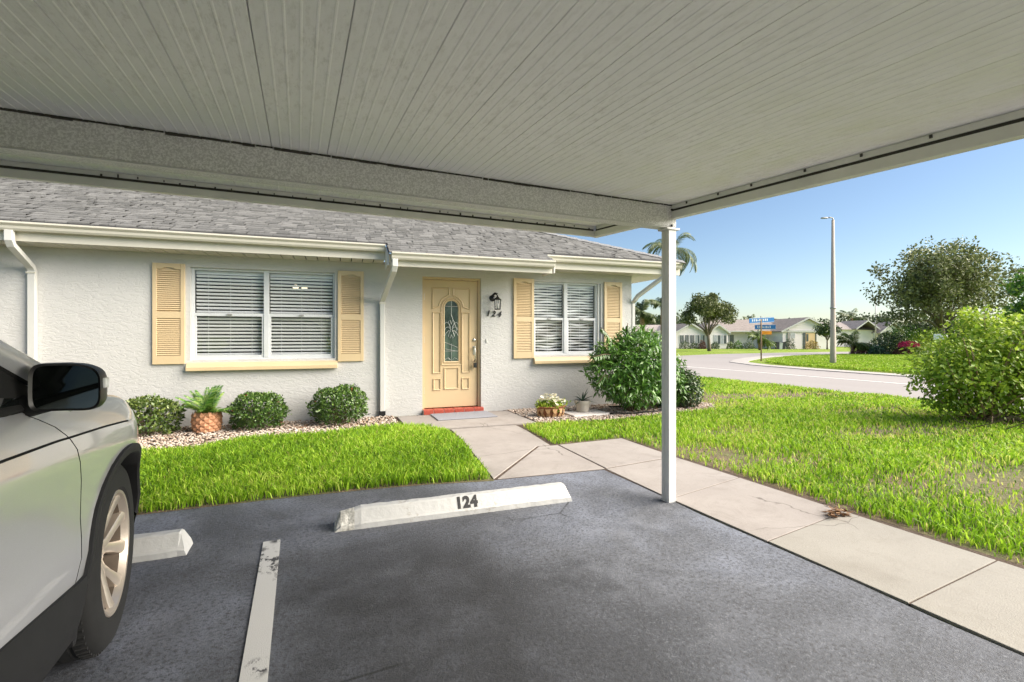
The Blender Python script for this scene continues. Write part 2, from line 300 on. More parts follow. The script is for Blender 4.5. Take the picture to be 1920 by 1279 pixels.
# ------------------------------------------------------------------ mesh helpers
class MB:
    def __init__(s): s.v = []; s.f = []; s.mi = []
    def add(s, vs, fs, mi=0):
        o = len(s.v); s.v += [tuple(map(float, p)) for p in vs]
        for f in fs: s.f.append(tuple(i + o for i in f)); s.mi.append(mi)
        return s
    def box(s, x0, x1, y0, y1, z0, z1, mi=0, mat=None):
        vs = [(x0, y0, z0), (x1, y0, z0), (x1, y1, z0), (x0, y1, z0), (x0, y0, z1), (x1, y0, z1), (x1, y1, z1), (x0, y1, z1)]
        if mat is not None: vs = [tuple(mat @ Vector(p)) for p in vs]
        return s.add(vs, [(0, 3, 2, 1), (4, 5, 6, 7), (0, 1, 5, 4), (1, 2, 6, 5), (2, 3, 7, 6), (3, 0, 4, 7)], mi)
    def prism(s, poly, z0, z1, mi=0, fz=None):
        n = len(poly)
        vs = [(x, y, z0) for x, y in poly] + [(x, y, z1) for x, y in poly]
        fs = [tuple(range(n - 1, -1, -1)), tuple(range(n, 2 * n))] + [(i, (i + 1) % n, n + (i + 1) % n, n + i) for i in range(n)]
        return s.add(vs, fs, mi)
    def extrude(s, prof, a, b, fn, mi=0, caps=True):
        """prof: closed 2-d profile, fn(p, q, t) -> xyz, t from a to b"""
        n = len(prof)
        vs = [fn(p, q, a) for p, q in prof] + [fn(p, q, b) for p, q in prof]
        fs = [(i, (i + 1) % n, n + (i + 1) % n, n + i) for i in range(n)]
        if caps: fs += [tuple(range(n - 1, -1, -1)), tuple(range(n, 2 * n))]
        return s.add(vs, fs, mi)
    def tube(s, path, rad, n=8, mi=0, cap=True):
        path = [Vector(p) for p in path]; m = len(path)
        rads = rad if isinstance(rad, (list, tuple)) else [rad] * m
        vs = []; up = None
        for i, p in enumerate(path):
            t = (path[min(i + 1, m - 1)] - path[max(i - 1, 0)]).normalized()
            if up is None: up = Vector((0, 0, 1)) if abs(t.z) < .9 else Vector((1, 0, 0))
            a = t.cross(up).normalized(); b = a.cross(t).normalized(); up = b
            for k in range(n):
                an = 2 * math.pi * k / n
                vs.append(p + (a * math.cos(an) + b * math.sin(an)) * rads[i])
        fs = []
        for i in range(m - 1):
            for k in range(n):
                k2 = (k + 1) % n; fs.append((i * n + k, i * n + k2, (i + 1) * n + k2, (i + 1) * n + k))
        if cap: fs += [tuple(range(n)), tuple(range((m - 1) * n + n - 1, (m - 1) * n - 1, -1))]
        return s.add(vs, fs, mi)
    def lathe(s, prof, n=24, mi=0, c=(0, 0, 0)):
        vs = []; m = len(prof)
        for r, z in prof:
            for k in range(n):
                a = 2 * math.pi * k / n; vs.append((c[0] + r * math.cos(a), c[1] + r * math.sin(a), c[2] + z))
        fs = [(i * n + k, i * n + (k + 1) % n, (i + 1) * n + (k + 1) % n, (i + 1) * n + k) for i in range(m - 1) for k in range(n)]
        return s.add(vs, fs, mi)
    def mesh(s, name, mats, smooth=False):
        me = bpy.data.meshes.new(name); me.from_pydata(s.v, [], s.f)
        mats = mats if isinstance(mats, (list, tuple)) else [mats]
        for m in mats: me.materials.append(M[m] if isinstance(m, str) else m)
        if len(mats) > 1: me.polygons.foreach_set('material_index', s.mi)
        if smooth: me.polygons.foreach_set('use_smooth', [True] * len(me.polygons))
        me.update(); return me
    def build(s, name, mats, parent=None, smooth=False, bevel=0, loc=None, fix=True, angle=None):
        me = s.mesh(name, mats, smooth)
        if fix:
            bm = bmesh.new(); bm.from_mesh(me); bmesh.ops.recalc_face_normals(bm, faces=bm.faces); bm.to_mesh(me); bm.free()
        o = link(name, me, parent, loc)
        if angle is not None: me.set_sharp_from_angle(angle=R(angle))
        if bevel:
            md = o.modifiers.new('bevel', 'BEVEL'); md.width = bevel; md.segments = 2; md.limit_method = 'ANGLE'; md.angle_limit = R(40)
        return o

def link(name, me, parent=None, loc=None, rot=None):
    o = bpy.data.objects.new(name, me); COL.objects.link(o)
    if parent is not None: o.parent = parent
    if loc is not None: o.location = loc
    if rot is not None: o.rotation_euler = rot
    return o

def tag(o, label=None, cat=None, group=None, kind=None):
    if label: o['label'] = label
    if cat: o['category'] = cat
    if group: o['group'] = group
    if kind: o['kind'] = kind
    return o

def thing(name, label, cat, loc=(0, 0, 0), rz=0, group=None):
    o = bpy.data.objects.new(name, None); COL.objects.link(o); o.empty_display_size = .1
    o.location = loc; o.rotation_euler = (0, 0, rz)
    return tag(o, label, cat, group)

def np_mesh(name, V, F, mat, rnd=None, smooth=False):
    """V (n,3), F (m,k) with constant k"""
    me = bpy.data.meshes.new(name); V = np.asarray(V, np.float32); F = np.asarray(F, np.int32)
    m, k = F.shape
    me.vertices.add(len(V)); me.vertices.foreach_set('co', V.ravel())
    me.loops.add(m * k); me.loops.foreach_set('vertex_index', F.ravel())
    me.polygons.add(m); me.polygons.foreach_set('loop_start', np.arange(0, m * k, k, dtype=np.int32))
    me.polygons.foreach_set('loop_total', np.full(m, k, np.int32))
    if smooth: me.polygons.foreach_set('use_smooth', np.ones(m, bool))
    if rnd is not None:
        a = me.attributes.new('rnd', 'FLOAT', 'POINT'); a.data.foreach_set('value', np.asarray(rnd, np.float32))
    me.materials.append(M[mat]); me.update(calc_edges=True); return me

def unit(v): return v / np.maximum(np.linalg.norm(v, axis=1, keepdims=True), 1e-9)

def leaf_arrays(P, D, N, L, W, rnd=None, fold=.25, droop=.15, mid=.45):
    """lens leaves: base, two mids, tip + folded midrib: 6 verts, 4 tris"""
    n = len(P); D = unit(D); S = unit(np.cross(D, N)); N2 = np.cross(S, D)
    L = np.broadcast_to(np.asarray(L, float), (n,))[:, None]; W = np.broadcast_to(np.asarray(W, float), (n,))[:, None]
    c = P + D * L * mid - N2 * W * fold
    a = P + D * L * mid + S * W * .5; b = P + D * L * mid - S * W * .5
    tip = P + D * L - N2 * L * droop
    V = np.stack([P, a, c, b, tip], 1).reshape(-1, 3)
    o = (np.arange(n) * 5)[:, None]
    F = np.concatenate([o + np.array([[0, 2, 1]]), o + np.array([[0, 3, 2]]), o + np.array([[1, 2, 4]]), o + np.array([[2, 3, 4]])], 0)
    r = RNG.random(n) if rnd is None else rnd
    return V, F, np.repeat(r, 5)

def leaf_mesh(name, mat, *a, **k):
    V, F, r = leaf_arrays(*a, **k); return np_mesh(name, V, F, mat, r)

def text_mesh(name, txt, size, depth, mat, shear=0, font_bold=0.0):
    cu = bpy.data.curves.new(name, 'FONT'); cu.body = txt; cu.size = size; cu.extrude = depth; cu.align_x = 'CENTER'; cu.align_y = 'CENTER'
    cu.shear = shear; cu.offset = font_bold; cu.space_character = 1.1
    ob = bpy.data.objects.new(name + '_tmp', cu); COL.objects.link(ob)
    dg = bpy.context.evaluated_depsgraph_get(); me = bpy.data.meshes.new_from_object(ob.evaluated_get(dg))
    bpy.data.objects.remove(ob); bpy.data.curves.remove(cu)
    me.name = name; me.materials.clear(); me.materials.append(M[mat]); return me

# ------------------------------------------------------------------ terrain: flat here, falling gently beyond the street
FWD = Vector((math.sin(YAW), math.cos(YAW))); RGT = Vector((math.cos(YAW), -math.sin(YAW)))
def far_z(x, y):
    d = x * FWD.x + y * FWD.y
    return -0.0125 * min(max(0.0, d - 27), 45)
def spot(right, depth):
    """place by metres to the right and metres ahead of the viewpoint"""
    p = FWD * depth + RGT * right
    return (p.x, p.y, far_z(p.x, p.y))

def sheet(name, poly, z, mat, kind='structure', parent=None, sub=None):
    bm = bmesh.new(); f = bm.faces.new([bm.verts.new((x, y, 0)) for x, y in poly])
    for dd in (27, 72):
        g = bm.verts[:] + bm.edges[:] + bm.faces[:]
        bmesh.ops.bisect_plane(bm, geom=g, plane_co=(FWD.x * dd, FWD.y * dd, 0), plane_no=(FWD.x, FWD.y, 0))
    for v in bm.verts: v.co.z = far_z(v.co.x, v.co.y) + z
    bmesh.ops.triangulate(bm, faces=bm.faces[:])
    bmesh.ops.recalc_face_normals(bm, faces=bm.faces)
    for f in bm.faces:
        if f.normal.z < 0: f.normal_flip()
    me = bpy.data.meshes.new(name); bm.to_mesh(me); bm.free(); me.materials.append(M[mat])
    o = link(name, me, parent)
    if parent is None: tag(o, kind=kind)
    return o

def build_setting():
    sheet('ground', [(-600, -600), (600, -600), (600, 600), (-600, 600)], -0.03, 'lawn_far')
    # street along +Y with side street
    road = [(10.6, -60), (17.1, -60), (17.1, 8), (17.25, 11), (17.7, 13.6), (18.6, 15.4), (20.2, 16.6), (22.6, 17.9), (25.5, 19.3), (29, 20.2), (36, 20.6), (90, 20.6),
            (90, 27.0), (36, 26.4), (27, 25.0), (20.5, 22.6), (18.6, 24), (17.6, 30), (17.2, 90), (10.6, 90)]
    sheet('road', road, -0.012, 'road')
    far_kerb = [(17.1, -60), (17.1, 8), (17.25, 11), (17.7, 13.6), (18.6, 15.4), (20.2, 16.6), (22.6, 17.9), (25.5, 19.3), (29, 20.2), (36, 20.6), (90, 20.6)]
    def kerb(name, line, w, off):
        mb = MB(); m = len(line); L = []
        for i, p in enumerate(line):
            a = Vector(line[max(i - 1, 0)]); b = Vector(line[min(i + 1, m - 1)]); t = (b - a).normalized(); nrm = Vector((t.y, -t.x))
            pv = Vector(p); L.append((pv + nrm * off, pv + nrm * (off + w)))
        vs = []; fs = []
        for a, b in L:
            za = far_z(a.x, a.y)
            vs += [(a.x, a.y, za - .02), (a.x, a.y, za + .012), (b.x, b.y, za + .012), (b.x, b.y, za - .03)]
        for i in range(m - 1):
            for k in range(3): fs.append((i * 4 + k, i * 4 + k + 1, i * 4 + k + 5, i * 4 + k + 4))
        mb.add(vs, fs); return tag(mb.build(name, 'kerb'), kind='structure')
    kerb('kerb', far_kerb, .75, -.70)
    kerb('kerb', [(10.6, 90), (10.6, -60)], .35, -.30)
    mb = MB(); mb.box(13.84, 13.98, -60, 26, -.02, -.006)
    tag(mb.build('road_marking', plain('street_line_paint', (.62, .60, .57), .7, .12, 2)), kind='structure')
    # lawn soil beside house and street (blades grow on it)
    sheet('lawn_soil', [(-9, 3.88), (-1, 3.92), (0, 3.88), (.53, 3.83), (.93, 3.77), (1.47, 3.64), (1.72, 5.6), (1.76, 7.3), (-9, 8.2)], 0.004, 'soil')
    sheet('lawn_soil', [(3.36, -14), (10.55, -14), (10.55, 16), (5.2, 16), (5.2, 7.3), (2.45, 7.3), (2.45, 4.4), (3.36, 4.4)], 0.004, 'soil')
    # parking area
    sheet('unseen_bounce_ground', [(-30, -14), (2.47, -14), (2.47, -3.6), (-30, -3.6)], .002, 'road')  # unseen pale ground, added to bounce light up under the carport roof
    asp = [(-14, -3.59), (2.47, -3.59), (2.465, -1), (2.474, .8), (2.462, 1.1), (2.474, 1.45), (2.468, 1.9), (2.46, 2.39), (2.472, 2.62), (2.483, 3.06), (2.50, 3.545), (1.85, 3.62), (1.47, 3.66), (.93, 3.775), (.53, 3.835), (0, 3.885), (-1, 3.925), (-14, 4.1)]
    sheet('parking_asphalt', asp, 0.002, 'asphalt')
    def line_mark(x):
        mb = MB(); mb.box(x, x + .09, -1.6, 3.1, .003, .007); tag(mb.build('parking_line', 'paint'), kind='structure')
    line_mark(-.19); line_mark(-2.9)
    # walk: every slab its own piece
    walk = tag(bpy.data.objects.new('concrete_walk', None), kind='structure'); COL.objects.link(walk)
    g = .007
    sheet('walk_base', [(2.476, -4), (3.40, -4), (3.46, 4.56), (2.62, 4.58), (2.66, 5.6), (3.05, 5.6), (3.1, 7.0), (1.2, 7.1), (1.2, 5.9), (1.72, 5.8), (1.66, 5.05), (1.47, 3.66), (2.49, 3.55)], .0045, 'soil_dark')
    def slab(poly, mat, z=.022):
        c = Vector((sum(p[0] for p in poly) / len(poly), sum(p[1] for p in poly) / len(poly)))
        q = []
        for p in poly:
            v = Vector(p) - c; q.append(tuple(c + v * (1 - g / v.length)))
        bm = bmesh.new(); f = bm.faces.new([bm.verts.new((*p, -.06)) for p in q])
        r = bmesh.ops.extrude_face_region(bm, geom=[f]); vs = [e for e in r['geom'] if isinstance(e, bmesh.types.BMVert)]
        bmesh.ops.translate(bm, verts=vs, vec=(0, 0, .06 + z)); bmesh.ops.recalc_face_normals(bm, faces=bm.faces)
        me = bpy.data.meshes.new('concrete_slab'); bm.to_mesh(me); bm.free(); me.materials.append(M[mat])
        o = link('concrete_slab', me, walk); md = o.modifiers.new('b', 'BEVEL'); md.width = .003; md.segments = 2; md.limit_method = 'ANGLE'
        return o
    XL, XR = 2.478, 3.385
    js = [(3.55, 3.62), (2.70, 2.87), (1.91, 2.02), (1.21, 1.25), (.42, .46), (-.36, -.32), (-1.2, -1.16), (-2.1, -2.06), (-3.0, -2.96)]
    for i in range(len(js) - 1):
        (a0, a1), (b0, b1) = js[i], js[i + 1]
        slab([(XL + (.03 if i == 0 else 0), a0), (XL, b0), (XR, b1), (XR, a1)], 'conc_old' if i < 2 else 'conc_new', .009 if i < 2 else .010)
    slab([(2.52, 3.56), (3.385, 3.63), (3.43, 4.53), (2.59, 4.54)], 'conc_old', .010)
    slab([(1.50, 3.66), (1.86, 3.62), (2.51, 3.55), (2.58, 4.54), (2.36, 4.56)], 'conc_old', .009)
    slab([(1.475, 3.67), (2.345, 4.57), (2.50, 4.56), (2.62, 5.41), (2.64, 5.77), (1.76, 5.84), (1.735, 5.6), (1.68, 5.05)], 'conc_old', .012)
    slab([(1.25, 5.9), (2.95, 5.765), (3.0, 6.86), (1.30, 7.02)], 'conc_old', .024)
    # bare bed under the pebbles
    sheet('planting_bed', [(-6, 6.1), (-1.5, 6.03), (-1.0, 5.95), (-.62, 6.27), (.23, 6.2), (1.2, 6.3), (1.26, 7.3), (-6, 8)], .010, 'soil_dark')
    sheet('planting_bed', [(2.96, 5.70), (3.4, 5.68), (3.89, 5.52), (4.6, 5.55), (5.3, 5.62), (6.1, 5.64), (6.6, 6.1), (6.5, 7.6), (2.98, 7.3)], .010, 'soil_dark')
build_setting()

# ------------------------------------------------------------------ carport
def build_carport():
    SL = .0553
    zr = lambda y: 2.14 + SL * (y - 2.64)
    cp = thing('carport', 'white metal carport roof on slim posts over the parking bays', 'carport', (0, 0, 0))
    Y0, Y1, P = -1.95, 3.64, .2575
    # one roof pan: flat sheet with five small ribs, lapped seam at its edge
    prof = [(0.0, .010), (.0022, 0.0)]
    for k in range(1, 6):
        c = P * k / 6
        prof += [(c - .005, 0), (c - .002, -.0020), (c + .002, -.0020), (c + .005, 0)]
    prof += [(P - .0025, 0.0), (P - .0008, .012)]
    mb = MB(); n = len(prof); vs = []
    for y in (Y0, Y1):
        vs += [(px, y, pz + SL * (y - 2.64)) for px, pz in prof]
    mb.add(vs, [(i, i + 1, n + i + 1, n + i) for i in range(n - 1)])
    mb.add([(0, Y0, .05 + SL * (Y0 - 2.64)), (P - .001, Y0, .05 + SL * (Y0 - 2.64)), (P - .001, Y1, .05 + SL * (Y1 - 2.64)), (0, Y1, .05 + SL * (Y1 - 2.64))], [(0, 1, 2, 3)])
    me = mb.mesh('roof_panel', 'panel')
    for k in range(-19, 12):
        link('roof_panel', me, cp, (-.64 + P * k, 0, 2.14))
    XL = -.64 - 19 * P
    def shear(name, boxes, mat, bevel=.002):
        mb = MB()
        for (x0, x1, y0, y1, z0, z1) in boxes:
            o = len(mb.v); mb.box(x0, x1, y0, y1, z0, z1)
            mb.v[o:] = [(x, y, z + zr(y)) for x, y, z in mb.v[o:]]
        return mb.build(name, mat, cp, bevel=bevel)
    # right-hand edge: flange, dark slot, lower lip, outer fascia
    shear('edge_flange', [(2.437, 2.446, Y0, Y1 - .05, -.032, -.002)], 'fascia')
    shear('edge_lip', [(2.438, 2.486, Y0, Y1 + .02, -.098, -.046)], 'fascia', .004)
    shear('edge_fascia', [(2.488, 2.515, Y0, Y1 + .06, -.092, .075)], 'fascia', .004)
    shear('edge_slot', [(2.447, 2.452, Y0, Y1 - .03, -.05, -.001)], 'grime_and_shade', 0)  # shade of the open slot, put in as a dark strip
    shear('edge_cap', [(2.19 + .2, 2.4365, Y0, Y1, .013, .05)], 'panel', 0)
    # front edge over the lawn
    shear('front_flange', [(XL, 2.436, Y1 - .02, Y1 - .012, -.03, -.002)], 'fascia')
    shear('front_lip', [(XL, 2.437, Y1 - .018, Y1 + .028, -.094, -.045)], 'fascia', .004)
    shear('front_fascia', [(XL, 2.487, Y1 + .03, Y1 + .058, -.088, .07)], 'fascia', .004)
    shear('front_slot', [(XL, 2.436, Y1 - .010, Y1 - .006, -.05, -.001)], 'grime_and_shade', 0)  # dark strip painting the shade inside the front slot
    shear('rear_fascia', [(XL, 2.487, Y0 - .03, Y0 - .002, -.09, .07)], 'fascia', .004)
    # rivets with streaks of grime
    mb = MB(); mb.box(-.004, .004, -.005, .005, -.008, .006); rv = mb.mesh('rivet', 'grime_and_shade')
    for i in range(16):
        y = 2.5 - i * .28 + random.uniform(-.05, .05); link('rivet', rv, cp, (2.435, y, zr(y) - .012))
    for i in range(34):
        x = 2.35 - i * .105 + random.uniform(-.03, .03); o = link('rivet', rv, cp, (x, Y1 - .022, zr(Y1) - .02 - random.uniform(0, .012))); o.scale = (random.uniform(.5, 1.4), 1, random.uniform(.6, 1.5))
    # beams
    for by in (2.645, -1.05):
        zt = zr(by) - .003
        b = MB(); b.box(XL, 2.484, by, by + .115, zt - .155, zt)
        bo = b.build('beam', 'beam', cp, bevel=.006)
        b = MB(); b.box(XL, 2.47, by - .003, by + .018, zt - .163, zt - .1555)
        b.build('beam_lip', 'post', cp, bevel=.003)
        # dirty joint along the top of the beam
        b = MB(); x = XL
        while x < 2.46:
            w = random.uniform(.02, .12); b.box(x, min(x + w, 2.47), by - .004, by - .0005, zt - random.uniform(.004, .012), zt + .002); x += w + random.choice((0, 0, 0, .006))
        tag(b.build('grime_line', 'grime_and_shade', cp), kind='stuff')
    for x, z in ((2.44, 2.105), (2.447, 2.063), (2.44, 1.992)):
        b = MB(); b.lathe([(0, .010), (.007, .010), (.009, .004), (.009, 0)], 10)
        link('bolt', b.mesh('bolt', 'black'), cp, (x, 2.643, z), (R(90), 0, 0))
    # posts
    pp = [(0, 0), (.076, 0), (.076, .076), (0, .076)]
    prof = [(.0, .008), (.006, .0), (.07, .0), (.076, .006), (.076, .07), (.07, .076), (.006, .076), (0, .07), (0, .044), (.003, .041), (.003, .036), (0, .033)]
    mb = MB(); mb.extrude(prof, 0.0, 1.975, lambda p, q, t: (p, q, t)); mb.box(-.02, .096, -.012, .088, 1.965, 1.977)
    pm = mb.mesh('post', 'post')
    for x, y in ((2.415, 2.65), (-4.0, 2.65), (2.415, -1.045), (-4.0, -1.045)):
        o = link('post', pm, cp, (x, y, 0))
        if y < 0: o.scale.z = (zr(-1.05) - .171) / 1.977
    return cp
build_carport()

# ------------------------------------------------------------------ the house
HX, HY, HROT = 1.102, 7.163, R(-4.8)
def hpt(s, off, z=0):
    return (HX + s * math.cos(HROT) + off * math.sin(HROT), HY + s * math.sin(HROT) - off * math.cos(HROT), z)

def build_house():
    hs = thing('house', 'cream stucco bungalow with grey shingle roof, tan shutters and number 124', 'house', (HX, HY, 0), HROT)
    Y = lambda off: -off                      # local y points into the house
    ops = [(-2.405, -.64, .88, 2.10), (.60, 1.52, 0.0, 2.105), (2.412, 3.665, .88, 2.10)]
    x0, x1, z0, z1 = -9.0, 4.275, -.1, 2.29
    mb = MB()
    xs = sorted({x0, x1, *[v for o in ops for v in o[:2]]}); zs = sorted({z0, z1, 0.0, *[v for o in ops for v in o[2:]]})
    for i in range(len(xs) - 1):
        for j in range(len(zs) - 1):
            cxm, czm = (xs[i] + xs[i + 1]) / 2, (zs[j] + zs[j + 1]) / 2
            if any(a < cxm < b and c < czm < d for a, b, c, d in ops): continue
            mb.add([(xs[i], 0, zs[j]), (xs[i + 1], 0, zs[j]), (xs[i + 1], 0, zs[j + 1]), (xs[i], 0, zs[j + 1])], [(0, 1, 2, 3)])
    DP = .13
    for a, b, c, d in ops:
        q = [(a, c), (b, c), (b, d), (a, d)]
        for k in range(4):
            p, r = q[k], q[(k + 1) % 4]
            mb.add([(p[0], 0, p[1]), (r[0], 0, r[1]), (r[0], DP, r[1]), (p[0], DP, p[1])], [(0, 1, 2, 3)])
    mb.add([(x1, 0, z0), (x1, 9, z0), (x1, 9, z1), (x1, 0, z1)], [(0, 1, 2, 3)])          # side wall
    mb.add([(x0, 9, z0), (x1, 9, z0), (x1, 9, z1), (x0, 9, z1)], [(0, 1, 2, 3)])
    mb.add([(x0, 0, z0), (x0, 9, z0), (x0, 9, z1), (x0, 0, z1)], [(0, 1, 2, 3)])
    bm_o = mb.build('wall', 'stucco', hs, fix=False)
    # ---- roof
    SLP = .4167
    ez, eo = 2.472, .47
    er = 5.0
    roofz = lambda off: ez + SLP * (eo - off)
    T = 4.6
    mb = MB()
    A = [(-9.5, eo), (er, eo), (er - T, eo - T), (-9.5, eo - T)]
    mb.add([(s, -o, roofz(o) - .02) for s, o in A], [(0, 1, 2, 3)])
    mb.add([(er, -eo, ez - .02), (er, 9.5, ez - .02), (er - T, 9.5 - T + .4, roofz(eo - T) - .02), (er - T, -(eo - T), roofz(eo - T) - .02)], [(0, 1, 2, 3)])
    mb.add([(-9.5, -(eo - T), roofz(eo - T) - .02), (er - T, -(eo - T), roofz(eo - T) - .02), (er - T, 9.5 - T + .4, roofz(eo - T) - .02), (-9.5, 9.5 - T + .4, roofz(eo - T) - .02)], [(0, 1, 2, 3)])
    mo = .885
    mb.add([(.03, -mo, roofz(mo) - .02), (2.42, -mo, roofz(mo) - .02), (2.42, -eo, ez - .02), (.03, -eo, ez - .02)], [(0, 1, 2, 3)])
    rf = mb.build('roof', plain('roof_felt', (.07, .07, .072), .9), hs, fix=False)
    # shingle tabs, one thin wedge each
    V = []; F = []; Rn = []
    nrm = Vector((0, -math.sin(math.atan(SLP)), math.cos(math.atan(SLP)))); upv = Vector((0, math.cos(math.atan(SLP)), math.sin(math.atan(SLP))))
    def tab(s0, s1, o_bot, slope_len, lift, r):
        b = Vector((0, -o_bot, roofz(o_bot) - .012)); base = len(V)
        lo = b + nrm * (lift + .009); hi = b + upv * slope_len + nrm * .002; lo2 = b - nrm * .004
        for s in (s0, s1):
            V.extend([(s, lo2.y, lo2.z), (s, lo.y, lo.z), (s, hi.y, hi.z)])
        F.extend([(base, base + 3, base + 4, base + 1), (base + 1, base + 4, base + 5, base + 2), (base, base + 1, base + 2, base + 2), (base + 3, base + 5, base + 4, base + 4)])
        Rn.extend([r] * 6)
    exp = .135 * math.cos(math.atan(SLP))
    k = 0; off = mo
    while off > eo - T + .1:
        if off > eo + .02: lo_s, hi_s = .04, 2.41
        else: lo_s, hi_s = -9.45, er - (eo - off) - .02
        s = lo_s - random.uniform(0, .2); 
        while s < hi_s:
            w = random.choice((.06, .09, .12, .16, .21))
            a, b2 = max(s, lo_s), min(s + w, hi_s)
            if b2 > a + .01: tab(a, b2 - .004, off, .165, random.choice((0, .003, .008, .014)), random.random())
            s += w
        off -= exp; k += 1
    me = np_mesh('shingle', V, F, 'shingle', Rn); me.validate()
    tag(link('shingle', me, rf), kind='stuff')
    # hip cap
    V2 = MB(); t = 0
    while t < T:
        p0 = Vector((er - t, -(eo - t), ez + SLP * t)); p1 = p0 + Vector((-.2, .2, SLP * .2))
        n2 = Vector((1, -1, 0)).normalized() * .09
        a = p0 + Vector((.10, .02, -.03)); b = p0 + Vector((-.02, -.10, -.03)); c2 = p0 + Vector((0, 0, .03))
        d = Vector((-.2, .2, SLP * .2 - .012))
        V2.add([a, c2, b, a + d, c2 + d, b + d], [(0, 1, 4, 3), (1, 2, 5, 4), (0, 2, 1)]); t += .15
    V2.build('hip_cap', plain('hip_shingle', (.25, .25, .255), .92, .25, 30, .003, 180), rf)
    # ---- gutters: K profile (p outward, q up)
    gp = [(0, 0), (.07, 0), (.085, .022), (.09, .05), (.115, .075), (.115, .094), (.105, .094), (.103, .084), (.012, .084), (.012, .096), (0, .096)]
    def gutter(s0, s1, off, ztop):
        mb = MB(); mb.extrude(gp, s0, s1, lambda p, q, t: (t, -(off - .115 + p), ztop - .096 + q)); return mb.build('gutter', 'cream', hs, bevel=.002)
    gutter(-9.4, .02, .50, 2.462); gutter(.07, 2.40, .90, 2.30); gutter(2.44, 4.98, .50, 2.455)
    def fascia(s0, s1, off, za, zb):
        mb = MB(); mb.box(s0, s1, -off, -off + .02, za, zb); return mb.build('fascia_board', 'cream', hs, bevel=.002)
    fascia(-9.4, .028, .383, 2.262, 2.45); fascia(.06, 2.395, .783, 2.125, 2.285); fascia(2.43, 5.0, .383, 2.255, 2.445)
    mb = MB(); mb.box(4.94, 4.96, -.38, 9, 2.255, 2.45); mb.build('fascia_board', 'cream', hs)
    # cheek board where the porch eave steps forward
    for s in (.035, 2.425):
        mb = MB(); pr = [(.36, 2.13), (.79, 2.13), (.80, 2.30), (.72, 2.335), (.50, 2.425), (.36, 2.445)]
        mb.extrude(pr, s - .012, s + .012, lambda p, q, t: (t, -p, q)); mb.build('cheek_board', 'white_trim', hs, bevel=.002)
    # soffit boards with dark joints
    bw = .148
    mbs = MB(); mbs.box(0, bw - .014, -.381, 0.0, 0, .012); sm = mbs.mesh('soffit_board', 'cream')
    def soffit(s0, s1, z):
        mb = MB(); mb.box(s0, s1, -.38, .0, z + .016, z + .02); so = mb.build('soffit', 'grime_and_shade', hs)
        n = int((s1 - s0) / bw) + 1
        for i in range(n): link('soffit_board', sm, so, (s1 - (i + 1) * bw + .013, 0, z))
    soffit(-5.2, .02, 2.262); soffit(2.44, 4.95, 2.258)
    mb = MB(); mb.box(.05, 2.41, -.78, 0, 2.275, 2.285); mb.build('porch_soffit', 'cream', hs)
    mb = MB(); mb.box(4.28, 4.938, .002, 9, 2.258, 2.27); mb.build('side_soffit', 'cream', hs)
    # ---- downspouts
    def pipe(name, pts, w=.075, d=.055):
        mb = MB(); prof = [(-w / 2, -d / 2), (w / 2, -d / 2), (w / 2, d / 2), (-w / 2, d / 2)]
        P = [Vector(p) for p in pts]; vs = []
        for i, p in enumerate(P):
            t = (P[min(i + 1, len(P) - 1)] - P[max(i - 1, 0)]).normalized()
            side = Vector((1, 0, 0)) - t * t.x; side.normalize(); nn = t.cross(side).normalized()
            for a, b in prof: vs.append(p + side * a + nn * b)
        fs = [(i * 4 + k, i * 4 + (k + 1) % 4, (i + 1) * 4 + (k + 1) % 4, (i + 1) * 4 + k) for i in range(len(P) - 1) for k in range(4)]
        fs += [(0, 1, 2, 3), tuple(range((len(P) - 1) * 4 + 3, (len(P) - 1) * 4 - 1, -1))]
        mb.add(vs, fs); return mb.build(name, 'white_trim', hs, bevel=.006)
    d1 = pipe('downspout', [(-4.0, -.44, 2.37), (-4.0, -.44, 2.26), (-4.0, -.41, 2.21), (-4.0, -.07, 2.02), (-4.0, -.035, 1.97), (-4.0, -.035, .12)])
    d2 = pipe('downspout', [(.115, -.85, 2.21), (.115, -.85, 2.12), (.105, -.82, 2.07), (.02, -.09, 1.74), (.012, -.04, 1.70), (.012, -.036, .10)], .07, .055)
    mb = MB(); mb.box(-.03, .055, -.07, -.002, .0, .098); mb.build('outlet', 'gap_crease_black', d2)
    for z, s, dd in ((1.70, .012, d2), (1.97, -4.0, d1)):
        mb = MB(); mb.box(s - .045, s + .045, -.07, -.0655, z - .03, z - .012); mb.build('strap', 'cream', dd)
    pr = MB(); pipe('downspout', [(4.70, -.43, 2.37), (4.70, -.43, 2.27), (4.67, -.41, 2.23), (4.34, -.10, 1.90), (4.315, -.06, 1.84), (4.315, .02, 1.78), (4.315, .03, .1)], .06, .06)
    # ---- windows
    def window(s0, s1, z0_, z1_, pitch, messy, reveal_r=0.0):
        w = MB(); yo = .075; fw = .03
        s1w = s1 - reveal_r
        w.box(s0, s0 + fw, yo - .03, yo + .03, z0_, z1_); w.box(s1w - fw, s1w, yo - .03, yo + .03, z0_, z1_)
        w.box(s0 + fw, s1w - fw, yo - .029, yo + .029, z1_ - .03, z1_); w.box(s0 + fw, s1w - fw, yo - .029, yo + .029, z0_, z0_ + .03)
        mid = (s0 + s1w) / 2
        w.box(mid - .032, mid + .032, yo - .034, yo + .03, z0_ + .03, z1_ - .03)
        fr = w.build('window', 'frame', hs, bevel=.003)
        if reveal_r: 
            mb = MB(); mb.box(s1w + .001, s1 - .001, yo - .05, yo + .03, z0_ + .001, z1_ - .001); mb.build('window_trim', 'white_trim', fr)
        zm = (z0_ + z1_) / 2 - .005
